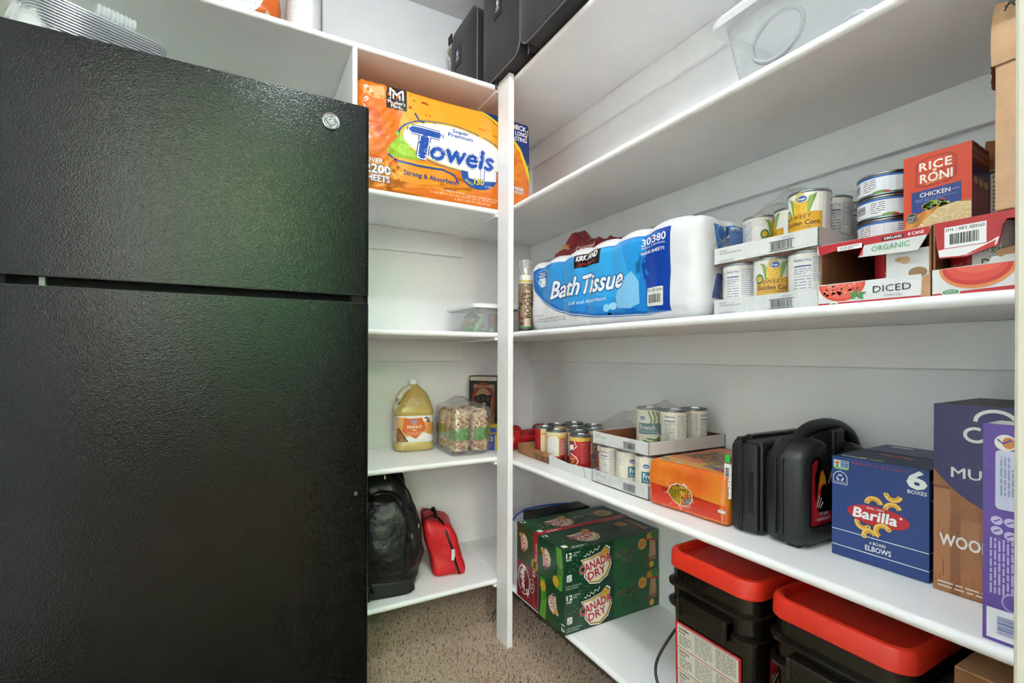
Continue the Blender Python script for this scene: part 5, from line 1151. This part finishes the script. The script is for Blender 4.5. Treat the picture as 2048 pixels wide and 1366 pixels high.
M().tube([(-.012, -.018, .246), (-.032, -.022, .238), (-.048, -.026, .222), (-.060, -.030, .200), (-.066, -.032, .178), (-.062, -.036, .160)], [.010, .0125, .013, .013, .0125, .011], 12).build('handle', HZ, t, smooth=60)
M().tube([(-.040, -.050, .185), (-.020, -.052, .168), (.0, -.054, .165), (.010, -.050, .185)], .006, 10).build('handle_recess', HZ, t, smooth=60)
M().lathe([(0, .256), (.0205, .256), (.0205, .272), (.019, .274), (0, .274)], seg=28, cap=False).build('cap', mat('cap_white2', 'dededb', .4), t, smooth=40)
p = Pr().rect(-.124, .036, .124, .137, 'efece6', 1).rect(-.115, .042, -.082, .130, 'e4c0a0', 2).rect(-.113, .044, -.084, .128, 'eee9e2', 3).fine(-.111, .095, -.086, .126, 6, '8a8a90', 4, .35).rect(-.111, .080, -.086, .088, '4a5a8a', 4).bars(-.108, .046, -.090, .074, '2a2e44', 5, 12, None)
p.poly([(-.076, .132), (-.040, .132), (.0, .118), (.05, .112), (.12, .100), (.12, .066), (.06, .062), (.03, .074), (-.02, .060), (-.076, .050)], 'dc9a52', 2).poly([(-.076, .132), (-.05, .132), (-.05, .10), (-.076, .09)], 'e0a868', 3)
p.poly([(-.042, .126), (.026, .128), (.040, .086), (.002, .048), (-.050, .078)], 'd0602a', 4).poly([(-.038, .122), (.022, .124), (.034, .088), (.002, .054), (-.044, .080)], 'd56a30', 5)
kro(p, -.004, .116, 1.15, 6); p.t('Pure', -.010, .1035, .014, .0042, 'f6ead8', 6, shear=.2).t('PEANUT', -.031, .089, .056, .0105, 'f8f0e4', 6, bold=.02).t('OIL', -.012, .079, .017, .0065, 'f8f0e4', 6).fine(-.032, .062, .030, .076, 3, 'eac0a0', 6, .35)
p.poly([(-.074, .038), (-.070, .088), (-.062, .090), (-.030, .038)], '8a5a34', 4); g = random.Random(2)
for i in range(40):
    a = g.uniform(-.072, -.038); b = g.uniform(.040, .040 + (-.034 - a) * 1.1 + .002); p.ell(a, b, .003, .0025, g.choice(('c08a4e', 'a86a34', '6a3c20', 'd0a066')), 5, 7)
p.line([(-.064, .092), (-.028, .038)], .003, '2c2420', 6)
for a, b, q in ((.040, .128, 30), (.050, .124, -30), (.046, .118, 60), (.052, .114, 10)): p.ell(a, b, .0062, .0036, '6a3a26', 6, 14, q).ell(a, b + .001, .004, .0012, '9a5c3c', 7, 10, q)
p.t('48 FL OZ (1.42 L)', .016, .0405, .034, .0034, '7a7a84', 4)
def jugmap(u, v, hh):
    pts = rrect(-.073, -.062, .073, .062, .03, 6); hx, hy, r = .073, .062, .03; fl = hx - r; arc = r * pi / 2; s = abs(u); sg = 1 if u >= 0 else -1
    if s <= fl: x, y, nx, ny = s, -hy, 0, -1
    elif s <= fl + arc: a = (s - fl) / r; x, y, nx, ny = fl + r * sin(a), -hy + r - r * cos(a), sin(a), -cos(a)
    else: x, y, nx, ny = hx, -hy + r + (s - fl - arc), 1, 0
    return (sg * (x + nx * (hh + .0004)), y + ny * (hh + .0004), v)
p.build('paper_label', t, jugmap, LPRINT, cut=(.006, 0), LH=.00015)

# ------------------------------------------------------------------ popcorn multipack
t = thing('popcorn_pack', 'clear-wrapped multipack of popcorn bags with green bands', 'pack', (.674, 1.642, Z3 + GAP), -2)
POP = bpy.data.materials.new('popcorn_bag'); POP.use_nodes = True; nt = POP.node_tree; N = nt.nodes; L = nt.links; b_ = N['Principled BSDF']; b_.inputs['Roughness'].default_value = .3
tc = N.new('ShaderNodeTexCoord'); vo = N.new('ShaderNodeTexVoronoi'); vo.inputs['Scale'].default_value = 110; nz = N.new('ShaderNodeTexNoise'); nz.inputs['Scale'].default_value = 60; cr = N.new('ShaderNodeValToRGB')
for pos, hx in ((.3, '6a3a22'), (.42, 'b07848'), (.52, 'd9b88a'), (.62, 'e6d2ae'), (.72, 'b5683a')):
    e = cr.color_ramp.elements.new(pos); e.color = (*lin(hx), 1)
sepc = N.new('ShaderNodeSeparateColor'); L.new(tc.outputs['Object'], vo.inputs['Vector']); L.new(tc.outputs['Object'], nz.inputs['Vector']); L.new(vo.outputs['Color'], sepc.inputs[0])
mm_ = N.new('ShaderNodeMath'); mm_.operation = 'MULTIPLY_ADD'; mm_.inputs[1].default_value = .35; L.new(sepc.outputs[0], mm_.inputs[0]); md = N.new('ShaderNodeMath'); md.operation = 'MULTIPLY'; md.inputs[1].default_value = .66; L.new(nz.outputs['Fac'], md.inputs[0]); L.new(md.outputs[0], mm_.inputs[2]); L.new(mm_.outputs[0], cr.inputs[0]); L.new(cr.outputs[0], b_.inputs['Base Color'])
bpn = N.new('ShaderNodeBump'); bpn.inputs['Strength'].default_value = .8; bpn.inputs['Distance'].default_value = .004; L.new(vo.outputs['Distance'], bpn.inputs['Height']); L.new(bpn.outputs[0], b_.inputs['Normal'])
MATS['popcorn_bag'] = POP
bw, bd, bh = .070, .060, .168
rbg = rounder(bw, bd, bh, .022)
def bagd(q):
    a = rbg(q); n = .0035 * noise.noise(a * 45 + Vector((3, 1, 2))) + .002 * noise.noise(a * 110)
    dd = Vector((a.x - bw / 2, a.y - bd / 2, 0)); k = 1 - .16 * abs(a.z / bh - .5) * 2
    a = Vector((bw / 2 + dd.x * k, bd / 2 + dd.y * k, a.z)) + dd.normalized() * n if dd.length > 1e-6 else a
    a.z = max(a.z, 0); return a
bag_me = M().gbox(bw, bd, bh, 12, 10, 22).mesh('bag', POP, 180, deform=bagd)
p = Pr().rect(.000, .055, bw, .100, '4f9a3a', 1).rect(.0, .0, bw, .014, '23262c', 1).t('POPCORN', .010, .083, .050, .008, '2c5a26', 2, shear=.3).t('ORGANIC', .010, .068, .050, .0075, '2a5528', 2).fine(.012, .058, .058, .065, 2, '2f6a2a', 2, .4)
band_me = p.mesh('green_band', fr_front(-.0035), GPRINT, deform=bagd, cut=(.007, .007))
p = Pr().rect(.000, .055, bd, .100, '46903a', 1).rect(.0, .0, bd, .014, '23262c', 1)
side_b = p.mesh('green_band', lambda u, v, hh: (-hh - .0035, bd - u, v), GPRINT, deform=bagd, cut=(.007, .007))
for i in range(2):
    for j in range(3):
        b0 = link('bag', bag_me, t, (.003 + i * .074, .004 + j * .066, .001), (3, -4, 2, -2, 5, 1)[i * 3 + j]); link('green_band', band_me, b0)
        if i == 0: link('side_band', side_b, b0)
rp = rounder(.154, .205, .182, .03)
def wr(q):
    a = rp(q); n = .005 * noise.noise(a * 30) + .0025 * noise.noise(a * 75); c_ = Vector((.077, .10, .09)); dv_ = (a - c_).normalized()
    a = a + dv_ * (n + .006); a.z = max(a.z, 0.0); return a
M().gbox(.154, .205, .182, 24, 28, 24, -.004, -.004, 0).build('plastic_wrap', film('pop_wrap', 'fbfbfb', .13, .05, .14, bump=1, bscale=70), t, smooth=180, deform=lambda q: wr(Vector(q) + Vector((.004, .004, 0))) - Vector((.004, .004, 0)))
M().sheet(lambda u, v: (.02 + .10 * u, .10 + .08 * v, .186 + .022 * sin(pi * u) * sin(pi * v) + .01 * noise.noise(Vector((u * 9, v * 9, 1)))), 14, 10).build('wrap_knot', CLEAR, t, smooth=180)

# bear-head carton and small yellow-blue box
w, d, h = .125, .075, .285
t = carton('pancake_mix_box', 'dark brown carton with a bear head emblem behind the popcorn', 'box', (.836, 1.866, Z3), -46, w, d, h, mat('bear_board', '2a221d', .45))
p = Pr().rect(0, 0, w, h, '2c241f', 1).rect(.004, h - .020, w - .004, h - .004, 'c9c2b4', 2).t('PROTEIN PACKED', .026, h - .015, .074, .006, '3a3028', 3)
p.rect(.020, .08, w - .014, h - .035, '8a6c50', 2).ell(w / 2, .175, .052, .082, '7a3226', 3, 32).ell(w / 2, .168, .040, .066, '9a7a5c', 4, 32)
p.t('100% WHOLE GRAINS', .024, .236, .078, .008, 'd9c0a8', 5)
bear = [(-.034, -.06), (-.036, -.02), (-.034, .012), (-.040, .024), (-.036, .036), (-.024, .036), (-.014, .044), (.008, .044), (.020, .038), (.030, .044), (.038, .034), (.034, .020), (.034, -.01), (.030, -.05), (.010, -.066)]
p.poly([(w / 2 + x, .165 + y) for x, y in bear], '1c1815', 6).poly([(w / 2 + x * .30 + .006, .140 + y * .45) for x, y in bear], '3a312a', 7)
p.poly([(w / 2 - .004, .170), (w / 2 + .004, .176), (w / 2 + .012, .168), (w / 2 + .006, .150), (w / 2 + .010, .135), (w / 2, .142)], 'cdbba4', 8).ell(w / 2 + .008, .124, .008, .007, '100e0c', 9)
for x in (-.026, -.018, .0, .016, .024): p.line([(w / 2 + x, .196), (w / 2 + x * .9, .180)], .0012, 'b5a48e', 8)
p.build('front_print', t, fr_front())
Pr().rect(0, 0, d, h, '2a201b', 1).fine(.01, .05, d - .01, .24, 18, '4a3a30', 2, .4).build('side_print', t, fr_right(w))
w, d, h = .040, .065, .100
t = carton('sandwich_bag_box', 'small yellow and blue carton behind the corner post', 'box', (.836, 1.705, Z3), -28, .062, .05, .098, mat('yellow_board', 'd8c21e', .4))
p = Pr().rect(0, 0, .062, .098, '1c3f9c', 1).rect(0, .078, .062, .098, 'd9c320', 2).poly([(.0, .060), (.062, .070), (.062, .098), (.034, .098), (0, .084)], 'd9c320', 2).ell(.022, .078, .020, .010, '1c3f9c', 3).rect(.034, 0, .062, .074, 'd9c320', 2).t('50', .008, .034, .018, .018, 'e8ecf2', 4, bold=.03).fine(.006, .008, .028, .026, 3, '5a74b8', 3, .4).rect(.036, .055, .040, .066, 'c02a34', 4).t('S', .042, .038, .01, .012, '2a2a2a', 4)
p.build('front_print', t, fr_front())

# ------------------------------------------------------------------ black backpack
NY = mat('black_nylon', '101112', .40, var=.15, scale=40, bump=.6, bscale=30, bdist=.010)
NY2 = mat('black_webbing', '121213', .6, var=.2, scale=300)
ZIPM = mat('zip_pull_metal', 'b9b09a', .3, metal=1)
t = thing('backpack', 'black nylon rolling backpack beside the fridge on the lowest shelf', 'backpack', (.470, 1.745, Z4 + GAP), -8)
def bp_ring(z, wx, y0, y1, dx=0, r=.05): return [(x + dx, y, z) for (x, y), (x2, y2) in (lambda o: [((a[0] + (b[0] - a[0]) * k / 3, a[1] + (b[1] - a[1]) * k / 3), (0, 0)) for a, b in zip(o, o[1:] + o[:1]) for k in range(3)])(rrect(-wx, y0, wx, y1, min(r, wx * .9), 4))]
def crumple(q, a=.011): return q + Vector((noise.noise(Vector((q.x * 10, q.y * 10, q.z * 38))), noise.noise(Vector((q.x * 26, q.y * 10, q.z * 9 + 3))), 0)) * a * .5 + Vector((noise.noise(q * 12), noise.noise(q * 12 + Vector((5, 0, 0))), 0)) * a + Vector((noise.noise(q * 34), noise.noise(q * 34 + Vector((9, 0, 0))), 0)) * a * .3
def fill(rings, n=8):
    out = []
    for a, b in zip(rings, rings[1:]):
        for k in range(n): out.append([tuple(p[i] + (q[i] - p[i]) * k / n for i in range(3)) for p, q in zip(a, b)])
    return out + [rings[-1]]
M().loft(fill([bp_ring(.0, .075, -.05, .10), bp_ring(.012, .095, -.075, .13), bp_ring(.08, .112, -.085, .14), bp_ring(.18, .115, -.08, .145), bp_ring(.28, .098, -.06, .14, -.012), bp_ring(.36, .072, -.035, .13, -.03), bp_ring(.400, .045, -.01, .11, -.045), bp_ring(.412, .02, .01, .09, -.045)])).build('main_body', NY, t, smooth=180, deform=crumple)
M().loft(fill([bp_ring(.055, .075, -.125, -.02, -.03, .03), bp_ring(.07, .085, -.132, -.02, -.03, .03), bp_ring(.18, .085, -.128, -.02, -.028, .03), bp_ring(.27, .074, -.110, -.02, -.030, .03), bp_ring(.315, .055, -.085, -.02, -.036, .03), bp_ring(.328, .035, -.06, -.02, -.038, .02)])).build('front_pocket', NY, t, smooth=180, deform=crumple)
M().loft(fill([bp_ring(.0, .09, -.12, -.02, -.025, .03), bp_ring(.01, .098, -.128, -.02, -.025, .03), bp_ring(.05, .095, -.126, -.02, -.025, .03), bp_ring(.058, .085, -.118, -.02, -.025, .03)])).build('base_panel', NY2, t, smooth=180, deform=lambda q: crumple(q, .003))
arch = [(.058, -.090, .07), (.062, -.100, .14), (.060, -.098, .20), (.052, -.088, .26), (.034, -.070, .31), (.0, -.058, .336), (-.04, -.052, .342), (-.08, -.058, .33)]
M().tube(arch, .0032, 6).build('zipper', mat('zip_black', '0c0c0d', .4), t, smooth=60); M().tube([(x + .006, y + .012, z) for x, y, z in arch], .0028, 6).build('piping', NY2, t, smooth=60)
M().tube([(.088, -.06, .06), (.100, -.062, .13), (.098, -.058, .20), (.082, -.045, .27), (.06, -.03, .33), (.03, -.01, .37), (-.01, .0, .395)], .003, 6).build('side_zipper', mat('zip_black', '0c0c0d', .4), t, smooth=60)
def pull(x, y, z, ax=.0):
    M().box(-.003, -.002, -.012, .003, .002, .004).build('zip_pull', ZIPM, t, bevel=.001).location = (x, y, z); M().box(-.0028, -.0015, -.034, .0028, .0015, -.012).build('pull_tab', NY2, t).location = (x, y, z)
pull(.062, -.106, .195); pull(.092, -.066, .215); pull(.098, -.068, .130); pull(-.02, -.02, .385)
M().tube([(.096, -.05, .165), (.104, -.058, .150), (.102, -.066, .115), (.094, -.068, .09), (.086, -.060, .06)], .0055, 8, flat=.4).build('side_strap', NY2, t, smooth=60)
M().tube([(-.085, -.128, .075), (-.078, -.140, .060), (-.072, -.144, .035), (-.082, -.146, .012), (-.100, -.142, .006)], .008, 8, flat=.35).build('grab_strap', NY2, t, smooth=60)
M().tube([(-.02, .03, .402), (.015, .035, .400), (.045, .035, .37), (.05, .04, .34)], .010, 10).build('shoulder_strap', NY2, t, smooth=60)

# red pouch
RDN = mat('red_nylon', 'c8141e', .5, var=.06, bump=.4, bscale=18, bdist=.01)
t = thing('red_pouch', 'bright red zip pouch with black handles leaning on the backpack', 'pouch', (.680, 1.745, Z4 + GAP), -14)
def po(q):
    a = rounder(.128, .20, .165, .022)(q); c_ = a.z / .165; a.x = .064 + (a.x - .064) * (1 - .10 * c_) - .045 * c_ ** 1.2 + .012; a.y += .02 * c_; a.z = a.z * (1 + .35 * (1 - a.x / .12) * c_ * .6)
    return crumple(a - Vector((.06, .07, 0)), .007)
M().gbox(.128, .20, .165, 16, 20, 16).build('pouch_body', RDN, t, smooth=180, deform=lambda q: po(q) if True else q)
def on(pts, off=.003): return [po(Vector(p)) for p in pts]
zl = [(.098, -.003, .004), (.098, -.003, .05), (.094, -.003, .10), (.086, -.003, .14), (.078, .02, .168), (.068, .07, .169), (.064, .13, .169), (.062, .19, .169)]
M().tube(on(zl), .0045, 6).build('zipper', mat('zip_black', '0c0c0d', .4), t, smooth=60)
for yy in (.05, .13): M().tube(on([(.006, yy, .166), (.035, yy, .172), (.064, yy, .172)]), .0045, 6, flat=.5).build('webbing', NY2, t, smooth=60)
M().tube(on([(.055, .05, .17), (.060, .07, .180), (.062, .10, .186), (.060, .12, .180), (.056, .13, .17)]), .006, 8, flat=.6).build('handle', NY2, t, smooth=60)
tp = po(Vector((.097, -.006, .095))); M().box(tp.x - .006, tp.y - .003, tp.z - .038, tp.x + .006, tp.y - .001, tp.z + .002).build('zip_tag', mat('tag_white', 'd8d8d8', .5), t)

# ------------------------------------------------------------------ black bags on the topmost shelf
CV = mat('black_canvas', '222123', .75, var=.12, scale=220, bump=.35, bscale=420, bdist=.0008, sheen=.1)
PIP = mat('grey_piping', '5f5d60', .35, var=.1)
ZTOP = SH[0] + TH
def bag(label, x, y1, y0, z, dx, h, lean=0, patch=None, pull=None):
    L_ = y1 - y0
    t = thing('soft_case', label, 'bag', (x, y1, z + .0040), -90, 'black soft cases on the top shelf', ry=lean)
    r = .045
    ol = rrect(0, 0, L_, h, r, 6); cx, cz = L_ / 2, h / 2
    def ringy(y, k): return [(cx + (a - cx) * k, y, cz + (b - cz) * k) for a, b in ol]
    M().loft([ringy(-.013, .45), ringy(-.011, .65), ringy(-.006, .82), ringy(.0, .94), ringy(.003, .985), ringy(.010, 1.0), ringy(.012, .99), ringy(dx - .012, .99), ringy(dx - .010, 1.0), ringy(dx, .95)]).build('case_body', CV, t, smooth=40)
    f = .975
    M().tube([(a, -.001 + .008, b) for a, b in ol], .0032, 8, closed=True).build('front_piping', PIP, t, smooth=60)
    M().tube([(a, dx - .008, b) for a, b in ol], .0032, 8, closed=True).build('back_piping', PIP, t, smooth=60)
    M().tube([(a, dx * .25, b) for a, b in ol], .0022, 6, closed=True).build('zipper', mat('zip_grey', '3a3638', .4), t, smooth=60)
    if patch:
        px_, pz = patch
        M().box(px_ - .028, -.0162, pz - .040, px_ + .028, -.004, pz + .040).build('logo_patch', mat('patch_black', '1b1b1d', .6), t, bevel=.001)
        q = Pr().poly([(px_ - .010, pz + .002), (px_ - .004, pz + .024), (px_ + .003, pz + .010), (px_ + .009, pz + .020), (px_ + .007, pz + .0)], 'e4e6ea', 2).rect(px_ - .012, pz - .010, px_ + .010, pz - .004, 'd4d6da', 2).rect(px_ - .016, pz - .018, px_ + .014, pz - .0145, 'c4c6ca', 2)
        q.build('logo_print', t, fr_front(-.0162))
    if pull: M().lathe([(.0, 0), (.004, .0), (.004, -.004), (.002, -.006), (.0045, -.030), (.002, -.034), (0, -.034)], 0, 0, 10, 0, cap=False).build('zip_pull', BLACKP, t, smooth=50).location = (pull, .018, .002)
    return t
t = bag('black soft case nearest the back wall with a metal clip', .762, 1.905, 1.652, ZTOP, .235, .335, 0, (.115, .195))
M().tube([(.004, -.006, .235), (.010, -.010, .255), (.004, -.012, .270), (.014, -.010, .285), (.010, -.008, .300)], .0035, 8).build('clip', ZIPM, t, smooth=60)
M().box(.004, -.012, .296, .040, -.006, .330).build('strap', NY2, t, bevel=.002)
t = bag('black soft case above the corner post with a zip pull hanging', .785, 1.640, 1.372, ZTOP, .255, .40, 0, (.150, .215), .076)
t = bag('black soft case right of the corner post, nearest the camera', .782, 1.362, 1.02, ZTOP, .26, .42, 0, None, .03)
M().sheet(lambda u, v: (.0 + .12 * u, .03 + .07 * v, .001 + .03 * u), 10, 6).build('side_flap', CV, t, smooth=180)

# ------------------------------------------------------------------ on the topmost back-wall shelf
t = thing('snack_bag', 'orange snack bag with clear wrap at the edge of the top shelf', 'bag', (-.10, 1.622, ZTOP + GAP), 0)
def sb(q):
    a = rounder(.20, .12, .26, .045)(q); a = a + Vector((noise.noise(a * 18), noise.noise(a * 18 + Vector((4, 0, 0))), 0)) * .010; a.z = max(a.z, 0); return a
M().gbox(.20, .12, .26, 18, 12, 18).build('wrapper', mat('snack_orange', 'd0641a', .25, scale=14, hex2='b5531c', bump=.5, bscale=25, bdist=.006), t, smooth=180, deform=sb)
Pr().ell(.095, .072, .062, .060, 'd3d8dd', 1, 30).rect(.004, .0, .05, .010, 'd99a2c', 1).poly([(.15, .0), (.19, .012), (.165, .035)], 'b8a890', 1).build('front_print', t, fr_front(), GPRINT, deform=sb, cut=(.015, .015))
t = thing('cup_sleeve', 'tall clear-wrapped stack of white foam cups on the top shelf', 'cups', (.172, 1.668, ZTOP + GAP), 0)
M().lathe([(0, 0), (.042, 0), (.053, .012)] + [(q, .012 + .012 * k + z) for k in range(26) for q, z in ((.0535, 0), (.0535, .009), (.052, .010))] + [(.0, .33)], seg=36, cap=False).build('cups', mat('foam_white', 'e9e9e8', .55, var=.02), t, smooth=40)
M().lathe([(.050, .002), (.0565, .014), (.0565, .33)], seg=40, cap=False).build('sleeve', CLEAR, t, smooth=180)
p = Pr().rect(.055, .03, .0585, .3, '3c4a7a', 1); p.build('sleeve_print', t, fr_cyl(.0568), LPRINT, cut=(.006, 0))

# ------------------------------------------------------------------ clear tableware on the fridge top
FT = 1.698
t = thing('clear_tray_stack', 'stack of clear ridged plastic trays on the fridge', 'trays', (-.400, 1.385, FT), 27)
CT = film('tray_clear', 'f6f7f9', .09, .34, .12, gcol='f4f6fb')
for k in range(17):
    z = .002 + k * .0066
    def rg(kk, zz): return [(.115 + (x - .115) * kk, .09 + (y - .09) * kk, zz) for x, y in rrect(0, 0, .27, .18, .03, 4)]
    M().loft([rg(.80, z), rg(.97, z + .0035), rg(1.0, z + .004), rg(1.0, z + .0055), rg(.965, z + .0047), rg(.79, z + .0012)]).build('tray', CT, t, smooth=40)
t2 = thing('clear_cup_stack', 'ribbed stack of clear plastic cups lying on the tray stack', 'cups', (-.298, 1.458, FT + .1165 + .0175), 27)
for k in range(9): M().lathe([(.013, 0), (.0170, .004), (.0170, .0062), (.013, .0085)], seg=24, axis='x', cap=False).build('cup', CT, t2, smooth=40).location = (k * .0085, 0, 0)
t3 = thing('clear_cup_stack', 'shorter ribbed stack of clear cups behind the longer one', 'cups', (-.352, 1.470, FT + .1165 + .0135), 27)
for k in range(5): M().lathe([(.010, 0), (.0130, .004), (.0130, .0062), (.010, .0085)], seg=24, axis='x', cap=False).build('cup', CT, t3, smooth=40).location = (k * .0085, 0, 0)
M().sheet(lambda u, v: (-.03 + .10 * u, -.01 + .10 * v, .001 + .13 * sin(pi * u) ** .6 * sin(pi * v) ** .6 * (.7 + .5 * noise.noise(Vector((u * 5, v * 5, 2))))), 16, 14).build('bag_end', film('bag_white', 'f2f2f2', .2, .35, .15), t, smooth=180)
M().sheet(lambda u, v: (.245 + .075 * u, .02 + .14 * v, .001 + .095 * (1 - u) ** .7 * sin(pi * v) ** .5 * (.85 + .4 * noise.noise(Vector((u * 6, v * 6, 5))))), 14, 14).build('bag_end', film('bag_clear2', 'f6f6f6', .2, .12, .1, bump=.8), t, smooth=180)
